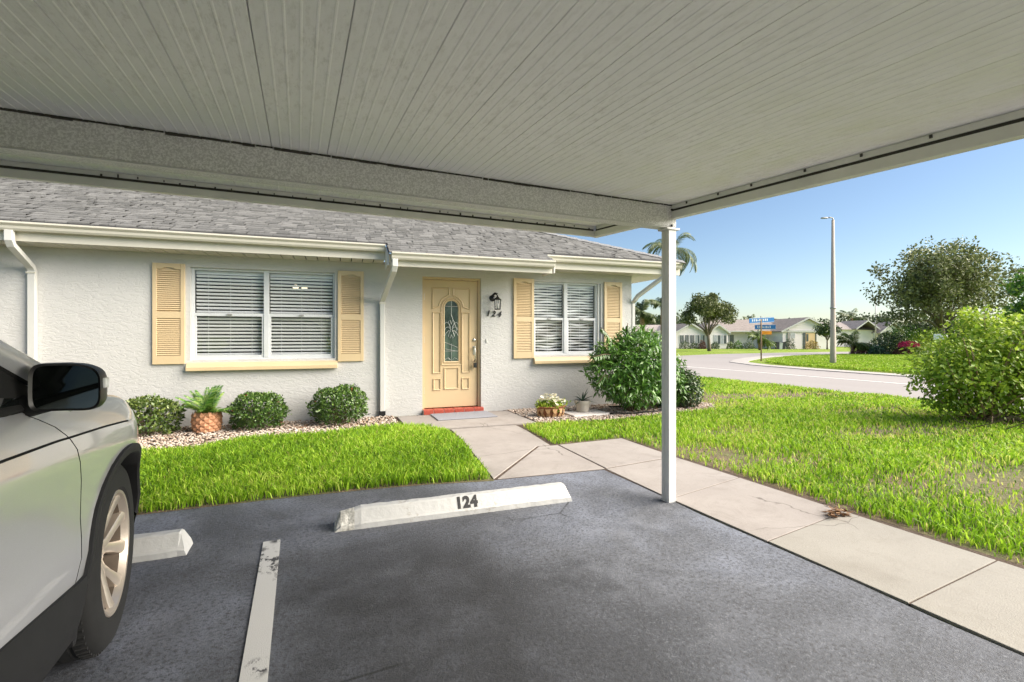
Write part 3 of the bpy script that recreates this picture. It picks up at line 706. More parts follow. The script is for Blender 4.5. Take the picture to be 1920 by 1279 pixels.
        for a, b in ((s0 + fw, mid - .032), (mid + .032, s1w - fw)):
            q = MB(); q.box(a, b, yo - .024, yo + .02, zm - .02, zm + .02)
            q.box(a, a + .025, yo - .022, yo + .005, z0_ + .03, zm - .02); q.box(b - .025, b, yo - .022, yo + .005, z0_ + .03, zm - .02)
            q.box(a + .025, b - .025, yo - .021, yo + .005, z0_ + .03, z0_ + .062)
            q.build('sash', 'frame', fr, bevel=.002)
            q = MB(); q.box((a + b) / 2 - .03, (a + b) / 2 + .03, yo - .04, yo - .0245, zm - .006, zm + .012); q.build('sash_lock', 'galv', fr)
            q = MB(); q.add([(a, yo - .002, zm), (b, yo - .002, zm), (b, yo - .002, z1_ - .03), (a, yo - .002, z1_ - .03)], [(0, 1, 2, 3)]); q.build('pane', 'glass', fr, fix=False)
            q = MB(); q.add([(a, yo + .008, z0_ + .03), (b, yo + .008, z0_ + .03), (b, yo + .008, zm), (a, yo + .008, zm)], [(0, 1, 2, 3)]); q.build('pane', 'glass', fr, fix=False)
            # blind: every slat a piece of its own
            L = b - a - .012; z = z1_ - .10; ti = R(-66)
            def slat_mesh(bend):
                m = MB(); N = 10 if bend else 1; vs = []
                sh = [(-.0155, .0), (0, -.0025), (.0155, 0)]
                ph = random.random() * 6.28
                for i in range(N + 1):
                    x = L * i / N; wob = bend * math.sin(ph + i * .75) * (.4 + .6 * (i / N)); tt = ti + (bend * 40 * math.sin(ph * 2 + i * .6) if bend else 0)
                    for p, qv in sh: vs.append((x, p * math.cos(tt) - qv * math.sin(tt), p * math.sin(tt) + qv * math.cos(tt) + wob))
                fs = []
                for i in range(N):
                    for k2 in range(2): fs.append((i * 3 + k2, i * 3 + k2 + 1, (i + 1) * 3 + k2 + 1, (i + 1) * 3 + k2))
                m.add(vs, fs); return m.mesh('slat', 'slat', True)
            base = slat_mesh(0)
            q = MB(); q.box(a + .004, b - .004, yo + .05, yo + .10, z1_ - .075, z1_ - .03); q.build('head_rail', 'slat', fr)
            while z > z0_ + .06:
                mm = base
                if messy and random.random() < .75: mm = slat_mesh(random.uniform(.003, .011))
                link('slat', mm, fr, (a + .006, yo + .055, z)); z -= pitch
            q = MB(); q.box(a + .004, b - .004, yo + .05, yo + .10, z0_ + .022, z0_ + .045); q.build('bottom_rail', 'slat', fr)
            for fx in (.18, .5, .82):
                q = MB(); q.box(a + L * fx, a + L * fx + .003, yo + .048, yo + .0495, z0_ + .04, z1_ - .05); q.build('ladder_cord', 'slat', fr)
        return fr
    window(-2.405, -.64, .88, 2.10, .0475, False); window(2.412, 3.665, .88, 2.10, .0465, True, .05)
    # dark rooms behind
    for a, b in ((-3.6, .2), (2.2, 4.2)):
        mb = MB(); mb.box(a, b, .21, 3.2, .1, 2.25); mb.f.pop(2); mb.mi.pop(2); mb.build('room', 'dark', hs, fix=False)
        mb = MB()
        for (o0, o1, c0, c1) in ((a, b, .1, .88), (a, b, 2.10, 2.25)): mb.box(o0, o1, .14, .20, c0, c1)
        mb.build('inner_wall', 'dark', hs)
    for cxl, z in ((-1.20, 1.93), (-1.08, 1.92)):
        mb = MB(); mb.lathe([(0, -.035), (.03, -.03), (.042, -.005), (.04, .02), (.015, .035)], 14, c=(cxl, .55, z))
        t = NT('ceiling_fan_bulb'); t.set(Base_Color=(.9, .85, .7), Emission_Color=(1, .82, .55), Emission_Strength=.6)
        mb.build('ceiling_lamp', t.m, hs, True)
    # sills
    for a, b in ((-2.44, -.605), (2.405, 3.70)):
        mb = MB(); mb.extrude([(0, .745), (.075, .745), (.075, .79), (.05, .835), (.0, .852), (-.1, .865), (-.1, .745)], a, b, lambda p, q, t: (t, -p, q)); mb.build('sill', 'tan', hs, bevel=.004)
    # ---- shutters
    SW, SH = .352, 1.295
    mb = MB(); ST = .046
    mb.box(0, ST, -.03, 0, 0, SH); mb.box(SW - ST, SW, -.03, 0, 0, SH)
    for a, b in ((0, .11), (.59, .675)): mb.box(ST, SW - ST, -.0295, 0, a, b)
    mb.add([], [])
    arch = [(ST, SH)] + [(SW - ST, SH)] + [(SW - ST, SH - .075)] + [(SW / 2 + .07 * math.cos(t), SH - .075 + .022 * math.sin(t)) for t in [math.pi * i / 8 for i in range(9)]] + [(ST, SH - .075)]
    mb.extrude(arch, 0, 1, lambda p, q, t: (p, -.0295 if t else 0, q))
    mb.box(ST, SW - ST, -.006, -.002, .11, SH - .06)
    shm = mb.mesh('shutter', 'tan')
    bm = bmesh.new(); bm.from_mesh(shm); bmesh.ops.recalc_face_normals(bm, faces=bm.faces); bm.to_mesh(shm); bm.free()
    mb = MB(); a_ = R(38); l = MB()
    lp = [(-.013, -.0025), (.013, -.0025), (.013, .0025), (-.013, .0025)]
    l.extrude(lp, ST, SW - ST, lambda p, q, t: (t, -.018 + p * math.sin(a_) * 1.0 + q * math.cos(a_), p * math.cos(a_) - q * math.sin(a_)))
    lm = l.mesh('louver', 'tan')
    for s in (-2.812, -.60, 2.057, 3.716):
        so = link('shutter', shm, hs, (s, -.002, .837)); md = so.modifiers.new('b', 'BEVEL'); md.width = .0025; md.limit_method = 'ANGLE'
        z = .128
        while z < SH - .08:
            if not (.575 < z < .69): link('louver', lm, so, (0, 0, z))
            z += .0262
    # ---- door
    fr = MB(); fr.box(.60, .635, .04, .125, .085, 2.105); fr.box(1.485, 1.52, .04, .125, .085, 2.105); fr.box(.635, 1.485, .04, .125, 2.07, 2.105)
    fr.build('door_frame', 'door_tan', hs, bevel=.003)
    d = MB(); d.box(.639, 1.481, .075, .115, .095, 2.066); do = d.build('door', 'door_tan', hs, bevel=.003)
    def mould(pts, r=.0115, closed=True):
        m = MB(); n = len(pts); rng = range(n if closed else n - 1)
        for i in rng:
            p, q = Vector((pts[i][0], 0, pts[i][1])), Vector((pts[(i + 1) % n][0], 0, pts[(i + 1) % n][1])); t = (q - p); ln = t.length; t /= ln; sd = Vector((-t.z, 0, t.x))
            prof = [(-r, 0), (-r * .4, -.017), (r * .5, -.012), (r, 0)]
            vs = []
            for e in (p - t * r * .5, q + t * r * .5):
                for a, b in prof: vs.append((e.x + sd.x * a, .0752 + b, e.z + sd.z * a))
            m.add(vs, [(0, 1, 5, 4), (1, 2, 6, 5), (2, 3, 7, 6), (0, 3, 2, 1), (4, 5, 6, 7)])
        m.build('moulding', 'door_tan', do)
    cxd = 1.06
    def rect(a, b, c, dd): return [(a, c), (b, c), (b, dd), (a, dd)]
    mould(rect(.775, .885, .63, 1.56)); mould(rect(1.235, 1.345, .63, 1.56))
    mould(rect(.785, .885, .37, .535)); mould(rect(1.235, 1.335, .37, .535)); mould(rect(.955, 1.165, .38, .70))
    def arcpts(r, z, a0, a1, n=14): return [(cxd + r * math.cos(R(a0 + (a1 - a0) * i / n)), z + r * math.sin(R(a0 + (a1 - a0) * i / n))) for i in range(n + 1)]
    za = 1.64
    mould([(.765, 1.94), (1.025, 1.94)] + arcpts(.192, za, 100, 175, 8) + [(.765, 1.62)])
    mould([(1.355, 1.94), (1.095, 1.94)] + arcpts(.192, za, 80, 5, 8) + [(1.355, 1.62)])
    mould(arcpts(.150, za, 0, 180) + [(cxd - .15, .755), (cxd + .15, .755)], .011)
    ring = arcpts(.118, za, 0, 180) + [(cxd - .118, .795), (cxd + .118, .795)]
    mould(ring, .014)
    g = MB(); pts = arcpts(.108, za, 0, 180) + [(cxd - .108, .805), (cxd + .108, .805)]
    g.add([(p, .0735, q) for p, q in pts], [tuple(range(len(pts)))]); gl = g.build('door_lite', 'door_glass', do, fix=False)
    c = MB()
    def came(pts, r=.0035):
        c.tube([(cxd + a, .071, b) for a, b in pts], r, 5)
    came([(-.108, 1.66), (.108, 1.66)]); came([(-.108, .965), (.108, .965)]); came([(0, 1.745), (0, 1.52)]); came([(0, .81), (0, 1.08)])
    came([(0, 1.52), (.085, 1.30), (0, 1.09), (-.085, 1.30), (0, 1.52)], .0045)
    for sg in (-1, 1):
        for k in range(3):
            came([(sg * .012, 1.30 + (k - 1) * .03), (sg * .04, 1.34 + (k - 1) * .055), (sg * .085, 1.33 + (k - 1) * .085), (sg * .107, 1.29 + (k - 1) * .09)], .0045)
        came([(sg * .01, 1.30), (sg * .05, 1.42), (sg * .02, 1.45), (0, 1.38)], .004); came([(sg * .01, 1.30), (sg * .05, 1.20), (sg * .02, 1.16), (0, 1.22)], .004)
        came([(sg * .108, .83), (sg * .05, .86), (sg * .02, .83)], .004); came([(-.1, 1.10 - .1 * (sg > 0)), (.1, 1.02 - .06 * (sg > 0))], .003)
    for z in (1.66, .965): c.lathe([(0, .011), (.012, 0), (0, -.011)], 8, c=(cxd, .070, z))
    tag(c.build('came_pattern', 'came', gl))
    h = MB(); h.lathe([(0, .02), (.024, .018), (.03, .008), (.031, 0)], 18)
    link('deadbolt', h.mesh('deadbolt', 'nickel', True), do, (1.425, .0748, 1.135), (R(90), 0, 0))
    h = MB(); h.box(1.405, 1.447, .068, .0748, .90, 1.04); h.tube([(1.426, .07, 1.02), (1.426, .02, 1.0), (1.428, .012, .93), (1.428, .018, .83), (1.426, .06, .80)], .009, 8); h.box(1.415, 1.44, .022, .045, 1.0, 1.03)
    h.build('door_handle', 'nickel', do, True, .003, angle=40)
    h = MB(); h.box(1.405, 1.452, -.005, .035, .70, .78); h.tube([(1.413, .015, .78), (1.413, .015, .825), (1.444, .015, .825), (1.444, .015, .78)], .005, 6)
    h.build('key_lockbox', 'black', do, bevel=.004)
    for z in (1.80, 1.14, .36):
        h = MB(); h.box(.632, .642, .058, .0749, z - .05, z + .05); h.build('hinge', 'nickel', do)
    # brick threshold
    st = MB(); st.box(.605, 1.545, -.075, .06, -.02, .078); so = st.build('threshold', 'mortar', hs)
    L = .94 / 6
    b = MB(); b.box(0, L - .008, -.083, .072, -.02, .086); bme = b.mesh('brick', 'brick')
    for i in range(6):
        o = link('brick', bme, so, (.609 + i * L, random.uniform(-.002, .002), random.uniform(-.002, .002))); md = o.modifiers.new('b', 'BEVEL'); md.width = .005; md.segments = 2
    # doorbell
    b = MB(); b.box(1.60, 1.622, -.012, 0, 1.09, 1.15); b.build('doorbell', 'white_trim', hs, bevel=.003)
    # house number, black italic figures on the wall
    for i, chx in enumerate('124'):
        o = link('number_figure', text_mesh('number_figure', chx, .125, .006, 'ink', .25, .0025), hs, (1.63 + i * .092, -.012, 1.555 - i * .006), (R(90), 0, 0))
    # ---- wall lantern and doormat are things of their own
    ln = thing('wall_lantern', 'small black coach lantern on the stucco wall above the house number', 'lantern', hpt(1.735, 0, 0), HROT)
    b = MB(); b.lathe([(0, .02), (.035, .018), (.05, .006), (.052, 0)], 16); link('wall_plate', b.mesh('wall_plate', 'black', True), ln, (-.03, 0, 1.80), (R(90), 0, 0))
    b = MB(); b.tube([(-.03, -.015, 1.80), (-.02, -.06, 1.845), (0, -.10, 1.86), (.02, -.115, 1.83), (.022, -.115, 1.80)], .009, 8); b.tube([(-.05, -.02, 1.83), (-.01, -.08, 1.875), (.02, -.11, 1.86)], .014, 6); b.build('arm', 'black', ln, True)
    b = MB(); b.lathe([(.0, 1.83), (.012, 1.825), (.03, 1.80), (.062, 1.775), (.06, 1.768), (0, 1.768)], 6, c=(.022, -.115, 0)); b.build('cap', 'black', ln)
    b = MB()
    for k in range(6):
        a = 2 * math.pi * k / 6; p = (.022 + .055 * math.cos(a), -.115 + .055 * math.sin(a), 1.77); q = (.022 + .045 * math.cos(a), -.115 + .045 * math.sin(a), 1.62); b.tube([p, q], .005, 5)
    b.lathe([(0, 1.612), (.05, 1.612), (.052, 1.625), (.0, 1.628)], 6, c=(.022, -.115, 0)); b.build('cage', 'black', ln)
    b = MB(); b.lathe([(.05, 1.765), (.041, 1.63)], 6, c=(.022, -.115, 0)); b.build('lantern_pane', 'glass', ln)
    b = MB(); b.lathe([(0, 1.71), (.014, 1.70), (.016, 1.63), (0, 1.63)], 10, c=(.022, -.115, 0)); b.build('bulb', 'white_trim', ln, True)
    mt = MB(); mt.box(-.44, .44, -.27, .27, 0, .014); m = mt.build('doormat', 'mat_grey', None, bevel=.006, loc=hpt(1.14, .40, .0255)); m.rotation_euler = (0, 0, HROT + R(2))
    tag(m, 'thin grey doormat lying before the brick threshold', 'doormat')
build_house()
# ------------------------------------------------------------------ wheel stops
def wheel_stop(loc, rz, L, label, broken):
    w = thing('wheel_stop', label, 'wheel stop', loc, rz, 'concrete wheel stops')
    prof = [(0, 0), (0, .034), (.012, .042), (.048, .108), (.058, .115), (.108, .115), (.118, .108), (.16, .036), (.16, 0)]
    mb = MB(); N = 40; n = len(prof); vs = []
    rr = random.Random(5)
    for i in range(N + 1):
        x = -L / 2 + L * i / N; e = min(i, N - i)
        zs_ = 1.0 if e > 0 else .93
        for k, (p, q) in enumerate(prof):
            j = rr.uniform(-.0018, .0018); xx = x
            if e == 0: xx = x + (.035 * q / .115) * (1 if i == 0 else -1)
            dz = 0
            if broken and x < -L / 2 + .16 and q > .03:
                d = (x + L / 2) / .16; dz = -(1 - d) * rr.uniform(.008, .03); p2 = p + (1 - d) * rr.uniform(0, .03) * (1 if p < .06 else -.3)
            else: p2 = p
            vs.append((xx, p2 - .08 + j, max(q * zs_ + dz + (j if q else 0), 0)))
    fs = [(i * n + k, i * n + k + 1, (i + 1) * n + k + 1, (i + 1) * n + k) for i in range(N) for k in range(n - 1)]
    fs += [tuple(range(n)), tuple(range(N * n + n - 1, N * n - 1, -1))]
    mb.add(vs, fs)
    if broken:
        for i, f in enumerate(mb.f):
            if max(mb.v[k][0] for k in f) < -L / 2 + .13 + .04 * rr.random() : mb.mi[i] = 1
    o = mb.build('stop_block', ['stop', 'broken'], w)
    return w
a = wheel_stop((1.005, 3.105, 0), R(-4.4), 1.62, 'white wheel stop stencilled 124 with a crumbled end', True)
me = text_mesh('stencil_number', '124', .10, .0006, 'ink', 0, .0055)
fx = math.atan2(.066, .036)
o = link('stencil_number', me, a, (.030, -.051, .0765), (fx, 0, 0)); o.scale = (.95, 1, 1)
wheel_stop((-1.42, 3.20, 0), R(-1.5), 1.72, 'plain white wheel stop under the nose of the silver SUV', False)

# ------------------------------------------------------------------ silver SUV
def build_suv():
    car = thing('parked_suv', 'silver SUV parked in the left bay, front wheel and black mirror in view', 'car', (-1.54, 2.31, 0))
    def interp(x, tab):
        return float(np.interp(x, [t[0] for t in tab], [t[1] for t in tab]))
    W = [(-3.80, .50), (-3.76, .66), (-3.68, .78), (-3.5, .875), (-3.1, .918), (-2.4, .93), (.05, .93), (.15, .922), (.24, .903), (.32, .880), (.42, .852), (.55, .812), (.66, .768), (.76, .71), (.84, .65), (.90, .55), (.94, .42), (.96, .28)]
    ZS = [(-3.80, .80), (-3.7, .95), (-3.5, 1.02), (-2.5, 1.03), (-.8, 1.008), (-.5, .998), (-.2, .975), (.1, .945), (.3, .91), (.45, .865), (.58, .80), (.72, .715), (.84, .63), (.92, .56), (.96, .52)]
    ZB = [(-3.80, .45), (-3.6, .36), (-2.9, .30), (-2, .25), (.3, .25), (.6, .26), (.9, .30), (.96, .36)]
    rows = [.25, .29, .34, .40, .46, .52, .58, .64, .70, .76, .82, .865, .896, .9035, .907, .9105, .92, .95, .98, 1.0]
    TF = [(.25, .955), (.40, .985), (.46, .995), (.52, 1.0), (.58, .996), (.64, .993), (.72, .995), (.80, 1.0), (.865, 1.0), (.907, .992), (.95, .978), (1.0, .95)]
    GAPS = [-.427, -1.47, -2.45]
    cols = set(np.round(np.linspace(-3.80, .96, 110), 4)) | {.9, .93, .95}
    for gq in GAPS:
        cols = {c for c in cols if abs(c - gq) > .012} | {gq - .0034, gq - .0032, gq, gq + .0032, gq + .0034}
    cols = sorted(cols)
    def warp(z):
        d = 0.0
        if z > .6: d = -.24 * ((z - .6) / .4) ** 4
        elif z < .56: d = -.05 * min(1.6, ((.56 - z) / .12) ** 1.5)
        return d
    def xs(y, z):
        zs = interp(y, ZS); zb = interp(y, ZB); zn = .25 + (z - zb) / max(zs - zb, .01) * .75
        return interp(y, W) * interp(zn, TF)
    hood = [(.972, .012), (.93, .022), (.84, .036), (.68, .05), (.45, .062), (.2, .068), (0, .07)]
    nr = len(rows) + len(hood)
    CA = [(0, .35), (-2.70, .35)]; CUT = .412
    grid = []
    for yb in cols:
        colv = []
        zs, zb = interp(yb, ZS), interp(yb, ZB)
        gi = [abs(yb - g_) < .001 for g_ in GAPS]
        for rz_ in rows:
            z = zb + (rz_ - .25) / .75 * (zs - zb)
            wt = max(0, 1 - (abs(yb - GAPS[0]) / (.75 if yb < GAPS[0] else .38)))
            y = yb + wt * warp(z)
            x = interp(yb, W) * interp(rz_, TF)
            if any(gi): x -= .010
            if rz_ == .907 and -3.2 < yb < .05: x -= .006
            for cy_, cz in CA:
                dy, dz = y - cy_, z - cz; rr = math.hypot(dy, dz)
                if rr < CUT and rr > CUT - .075: y = cy_ + dy / rr * CUT; z = cz + dz / rr * CUT
            colv.append((x, y, z))
        deck = 1.0 if yb > -.42 else max(0, 1 - (-.42 - yb) / .15)
        for hx, hz in hood:
            colv.append((interp(yb, W) * hx * .955, yb + .0, zs + hz * deck * min(1, (.97 - yb) / .3 + .2) + .003))
        grid.append(colv)
    def emit(name, c0, c1, mats, gapcols=True, both=True):
        mb = MB()
        for sgn in ((1, -1) if both else (1,)):
            idx = {}
            for i in range(c0, c1):
                for k in range(nr - 1):
                    q = [(i, k), (i + 1, k), (i + 1, k + 1), (i, k + 1)]
                    P = [grid[a][b] for a, b in q]
                    if k < len(rows) - 1 and any(all(math.hypot(p[1] - cy_, p[2] - cz) < CUT + .001 for p in P) for cy_, cz in CA): continue
                    ids = []
                    for key, p in zip(q, P):
                        if key not in idx: idx[key] = len(mb.v); mb.v.append((p[0] * sgn, p[1], p[2]))
                        ids.append(idx[key])
                    isdark = k < len(rows) and any(abs(cols[i] - g_) < .0033 and abs(cols[i + 1] - g_) < .0033 for g_ in GAPS)
                    if k in (13, 14) and -3.2 < cols[i] < 0.0: isdark = True  # side crease, no gap: its shade is painted as a black line
                    mb.f.append(tuple(ids)); mb.mi.append(1 if isdark else 0)
        return mb.build(name, mats, car, True, angle=38)
    ci = lambda g_: min(range(len(cols)), key=lambda i: abs(cols[i] - g_))
    emit('front_body', ci(GAPS[0]), len(cols) - 1, ['silver', 'gap_crease_black'])
    emit('rear_body', 0, ci(GAPS[2]), ['silver', 'gap_crease_black'])
    # doors: right and left ones are separate
    def doors(c0, c1):
        for sgn in (1, -1):
            mb = MB(); idx = {}
            for i in range(c0, c1):
                for k in range(nr - 1):
                    if k >= len(rows) + 1: continue
                    q = [(i, k), (i + 1, k), (i + 1, k + 1), (i, k + 1)]; P = [grid[a_][b_] for a_, b_ in q]
                    if k < len(rows) - 1 and any(all(math.hypot(p[1] - cy_, p[2] - cz) < CUT + .001 for p in P) for cy_, cz in CA): continue
                    ids = []
                    for key, p in zip(q, P):
                        if key not in idx: idx[key] = len(mb.v); mb.v.append((p[0] * sgn, p[1], p[2]))
                        ids.append(idx[key])
                    isdark = any(abs(cols[i] - g_) < .0033 and abs(cols[i + 1] - g_) < .0033 for g_ in GAPS)
                    if k in (13, 14): isdark = True  # same crease across the doors, shade coloured in black
                    mb.f.append(tuple(ids)); mb.mi.append(1 if isdark else 0)
            d = mb.build('door', ['silver', 'gap_crease_black'], car, True, angle=38)
            yh = cols[c0] + .14
            h = MB(); h.tube([(sgn * (xs(yh, .9) - .005), yh, .935), (sgn * (xs(yh, .9) + .035), yh + .03, .94), (sgn * (xs(yh, .9) + .035), yh + .17, .94), (sgn * (xs(yh, .9) - .005), yh + .2, .935)], .012, 8)
            h.build('door_handle', 'silver', d, True)
    doors(ci(GAPS[1]), ci(GAPS[0])); doors(ci(GAPS[2]), ci(GAPS[1]))
    # inner tub so that nothing shows through arches
    mb = MB(); mb.box(-.60, .60, -3.4, .6, .28, .70); mb.build('underbody', 'gap_crease_black', car)
    # bumper cap, grille, lamps
    mb = MB(); c = grid[-1]; ring = [(p[0], p[1], p[2]) for p in c] + [(-p[0], p[1], p[2]) for p in reversed(c[:-1])]
    mb.add(ring, [tuple(range(len(ring)))]); mb.build('grille', 'gloss_black', car)
    mb = MB(); c = grid[0]; ring = [(p[0], p[1], p[2]) for p in c] + [(-p[0], p[1], p[2]) for p in reversed(c[:-1])]
    mb.add(ring, [tuple(range(len(ring)))]); mb.build('tailgate', 'silver', car)
    for s in (1, -1):
        mb = MB(); vs = []
        ys = np.linspace(.60, .90, 8)
        for y in ys:
            t = (y - .60) / .3
            for zf in (0, .5, 1):
                z = interp(y, ZS) - .10 + .085 * zf * (0.35 + .65 * t); vs.append((s * (xs(y, z) + .004), y, z))
        mb.add(vs, [(i * 3 + k, i * 3 + k + 1, (i + 1) * 3 + k + 1, (i + 1) * 3 + k) for i in range(7) for k in range(2)])
        mb.build('headlight', 'lamp_clear', car, True)
    # arch mouldings and sill cladding
    for s in (1, -1):
        for cy_, cz in CA:
            mb = MB(); vs = []; n = 44
            for i in range(n + 1):
                a_ = R(4 + 192 * i / n)
                for r_, ox in ((.386, -.075), (.386, .002), (.392, .010), (.412, .013), (.422, .010), (.424, -.01)):
                    y = cy_ + r_ * math.cos(a_); z = cz + r_ * math.sin(a_)
                    yq = min(max(y, -3.75), .93); x = xs(yq, max(z, interp(yq, ZB))) + ox
                    vs.append((s * x, y, z))
            mb.add(vs, [(i * 6 + k, i * 6 + k + 1, (i + 1) * 6 + k + 1, (i + 1) * 6 + k) for i in range(n) for k in range(5)])
            mb.build('arch_moulding', 'cladding', car, True, angle=40)
            mb = MB(); vs = []
            for i in range(n + 1):
                a_ = R(12 + 180 * i / n)
                for x in (.86, .55): vs.append((s * x, cy_ + .392 * math.cos(a_), cz + .392 * math.sin(a_)))
            mb.add(vs, [(i * 2, i * 2 + 1, i * 2 + 3, i * 2 + 2) for i in range(n)]); mb.build('arch_liner', 'gap_crease_black', car, True)
        mb = MB(); vs = []; ys = np.linspace(-2.29, -.405, 30)
        for y in ys:
            for z, ox in ((.47, -.004), (.465, .008), (.41, .016), (.33, .018), (.26, .012), (.215, -.04), (.215, -.3)):
                zz = z + (.05 * min(1, max(0, (-.45 - y) / .45)) - .015) * (z > .44)
                vs.append((s * (xs(y, max(z, .255)) + ox), y, zz))
        mb.add(vs, [(i * 7 + k, i * 7 + k + 1, (i + 1) * 7 + k + 1, (i + 1) * 7 + k) for i in range(29) for k in range(6)])
        mb.build('sill_cladding', 'cladding', car, True, angle=35)
        mb = MB(); vs = []; ys = np.linspace(.37, .93, 16)
        for y in ys:
            for z, ox in ((.40, -.002), (.39, .008), (.32, .008), (.27, -.02)): vs.append((s * (xs(y, z) + ox), y, z))
        mb.add(vs, [(i * 4 + k, i * 4 + k + 1, (i + 1) * 4 + k + 1, (i + 1) * 4 + k) for i in range(15) for k in range(3)]); mb.build('bumper_cladding', 'cladding', car, True)
    # wheels
    def wheel(x, y, s):
        wh = bpy.data.objects.new('wheel', None); COL.objects.link(wh); wh.parent = car; wh.location = (x, y + (.032 if y == 0 else 0), .352); wh.rotation_euler = (0, R(90) * s, R(4.8) if y == 0 else 0)
        tp = [(.226, .072), (.233, .106), (.246, .116), (.300, .1165), (.325, .110), (.340, .098), (.348, .080), (.35, .05), (.346, .046), (.346, .040), (.35, .036), (.351, .004), (.346, 0), (.346, -.006), (.35, -.01), (.35, -.05), (.348, -.08), (.34, -.098), (.30, -.1165), (.25, -.108), (.226, -.09)]
        t = MB(); t.lathe(tp, 72)
        # tread lugs
        for k in range(64):
            a_ = 2 * math.pi * k / 64; m = Matrix.Rotation(a_, 4, 'Z'); t.box(.345, .3535, -.006, .006, .052, .086, mat=m); t.box(.345, .3535, -.006, .006, -.086, -.052, mat=m)
        t.build('tyre', 'tyre', wh, True, angle=35)
        r = MB(); r.lathe([(.250, .108), (.247, .112), (.238, .110), (.232, .098), (.226, .085)], 56); r.build('rim', 'rim', wh, True, angle=40).scale = (.933, .933, 1)
        r = MB(); r.lathe([(.2262, .085), (.214, .02), (.21, -.05), (.0, -.055)], 48); r.build('rim_barrel', 'rim_dusty', wh, True, angle=50).scale = (.933, .933, 1)
        r = MB(); r.lathe([(.0, .012), (.06, .012), (.062, .0), (.155, -.002), (.158, -.03), (.0, -.03)], 36); r.build('brake_disc', 'disc', wh, True, angle=40)
        sp = MB()
        def spoke(a0, a1):
            # bent bar from hub to rim lip
            secs = [(.035, a0 * .3, .060, .026, .03), (.085, a0 * .6, .068, .021, .034), (.15, (a0 + a1) / 2, .080, .021, .036), (.205, a1, .092, .026, .036), (.240, a1 * 1.03, .103, .032, .03)]
            vs = []
            for rr, an, zz, hw, th in secs:
                dx, dy = math.cos(R(an)), math.sin(R(an)); px, py = -dy, dx
                for (u, v) in ((-hw, -th), (-hw, -.006), (-hw * .55, 0), (hw * .55, 0), (hw, -.006), (hw, -th)):
                    vs.append((rr * dx + u * px, rr * dy + u * py, zz + v))
            n = 6; fs = [(i * n + k, i * n + (k + 1) % n, (i + 1) * n + (k + 1) % n, (i + 1) * n + k) for i in range(len(secs) - 1) for k in range(n)]
            return vs, fs
        for k in range(5):
            for sg in (-1, 1):
                vs, fs = spoke(sg * 12, sg * 17); m = Matrix.Rotation(R(72 * k + 20), 4, 'Z'); sp.add([m @ Vector(v) for v in vs], fs)
        sp.build('spokes', 'rim', wh, True, angle=30).scale = (.933, .933, 1)
        hb = MB(); hb.lathe([(0, .068), (.028, .067), (.032, .062), (.05, .058), (.06, .03)], 28)
        hb.build('hub', 'rim', wh, True, angle=30)
        nut = MB(); nut.lathe([(0, .064), (.007, .062), (.008, .04)], 6)
        nm = nut.mesh('wheel_nut', 'galv')
        for k in range(5):
            a_ = R(72 * k + 56); link('wheel_nut', nm, wh, (.044 * math.cos(a_), .044 * math.sin(a_), .0))
    for y in (0, -2.70):
        wheel(.77, y, 1); wheel(-.77, y, -1)
    # greenhouse
    RZ = [(1.0, -.16, -3.66, .88), (1.06, -.27, -3.62, .865), (1.2, -.56, -3.52, .815), (1.35, -.88, -3.42, .755), (1.5, -1.18, -3.30, .685), (1.58, -1.36, -3.20, .645)]
    mb = MB(); n = 0; rings = []
    for z, yf, yr, x in RZ:
        f = yf - .30 * (1 - 0)   # corner of screen sits behind its centre
        ring = []
        for sgn in (1,):
            ring += [(0, yf, z), (x * .45, yf - .03, z), (x * .8, yf - .12, z), (x * .94, yf - .22, z), (x, yf - .34, z), (x, yf - .8, z), (x, (yf + yr) / 2, z), (x, yr + .5, z), (x * .97, yr + .1, z), (x * .8, yr, z), (0, yr - .02, z)]
        ring += [(-p[0], p[1], p[2]) for p in reversed(ring[1:-1])]
        rings.append(ring); n = len(ring)
    vs = [p for r_ in rings for p in r_]
    mb.add(vs, [(i * n + k, i * n + (k + 1) % n, (i + 1) * n + (k + 1) % n, (i + 1) * n + k) for i in range(len(rings) - 1) for k in range(n)])
    mb.build('windows', 'carglass', car, True, angle=50)
    mb = MB(); top = rings[-1]; vs = [(p[0] * 1.02, p[1] + (.02 if k == 0 else 0), p[2] - .01) for k, p in enumerate(top)] + [(p[0] * .93, p[1] * .985 - .03, p[2] + .05) for p in top] + [(0, -2.3, 1.68)]
    n2 = 2 * n; fs = [(k, (k + 1) % n, n + (k + 1) % n, n + k) for k in range(n)] + [(n + k, n + (k + 1) % n, n2) for k in range(n)]
    mb.add(vs, fs); mb.build('roof', 'silver', car, True, angle=60)
    for s in (1, -1):
        # A pillar with rubber edges
        def edge(i, dx=0, dy=0, dz=0): return [Vector((s * (r_[i][0] + dx), r_[i][1] + dy, r_[i][2] + dz)) for r_ in rings]
        a1, a2 = edge(3, .010, .012), edge(4, .010, .06)
        mb = MB(); vs = []
        for p, q in zip(a1, a2): vs += [p, (p + q) / 2 + Vector((s * .012, .006, 0)), q]
        mb.add(vs, [(i * 3 + k, i * 3 + k + 1, (i + 1) * 3 + k + 1, (i + 1) * 3 + k) for i in range(len(a1) - 1) for k in range(2)])
        mb.tube([(p + q) / 2 + Vector((s * .006, .02, .0)) for p, q in zip(a1, a2)], [.05, .05, .046, .042, .04, .04], 10)
        mb.build('pillar', 'silver', car, True)
        mb = MB(); mb.tube(edge(4, .006, .05), .012, 6); mb.build('window_seal', 'gap_crease_black', car, True)
        mb = MB(); mb.tube(edge(6, .004, -.12), .03, 6); mb.tube(edge(7, .004, -.2), .04, 6); mb.build('door_post', 'gloss_black', car, True)
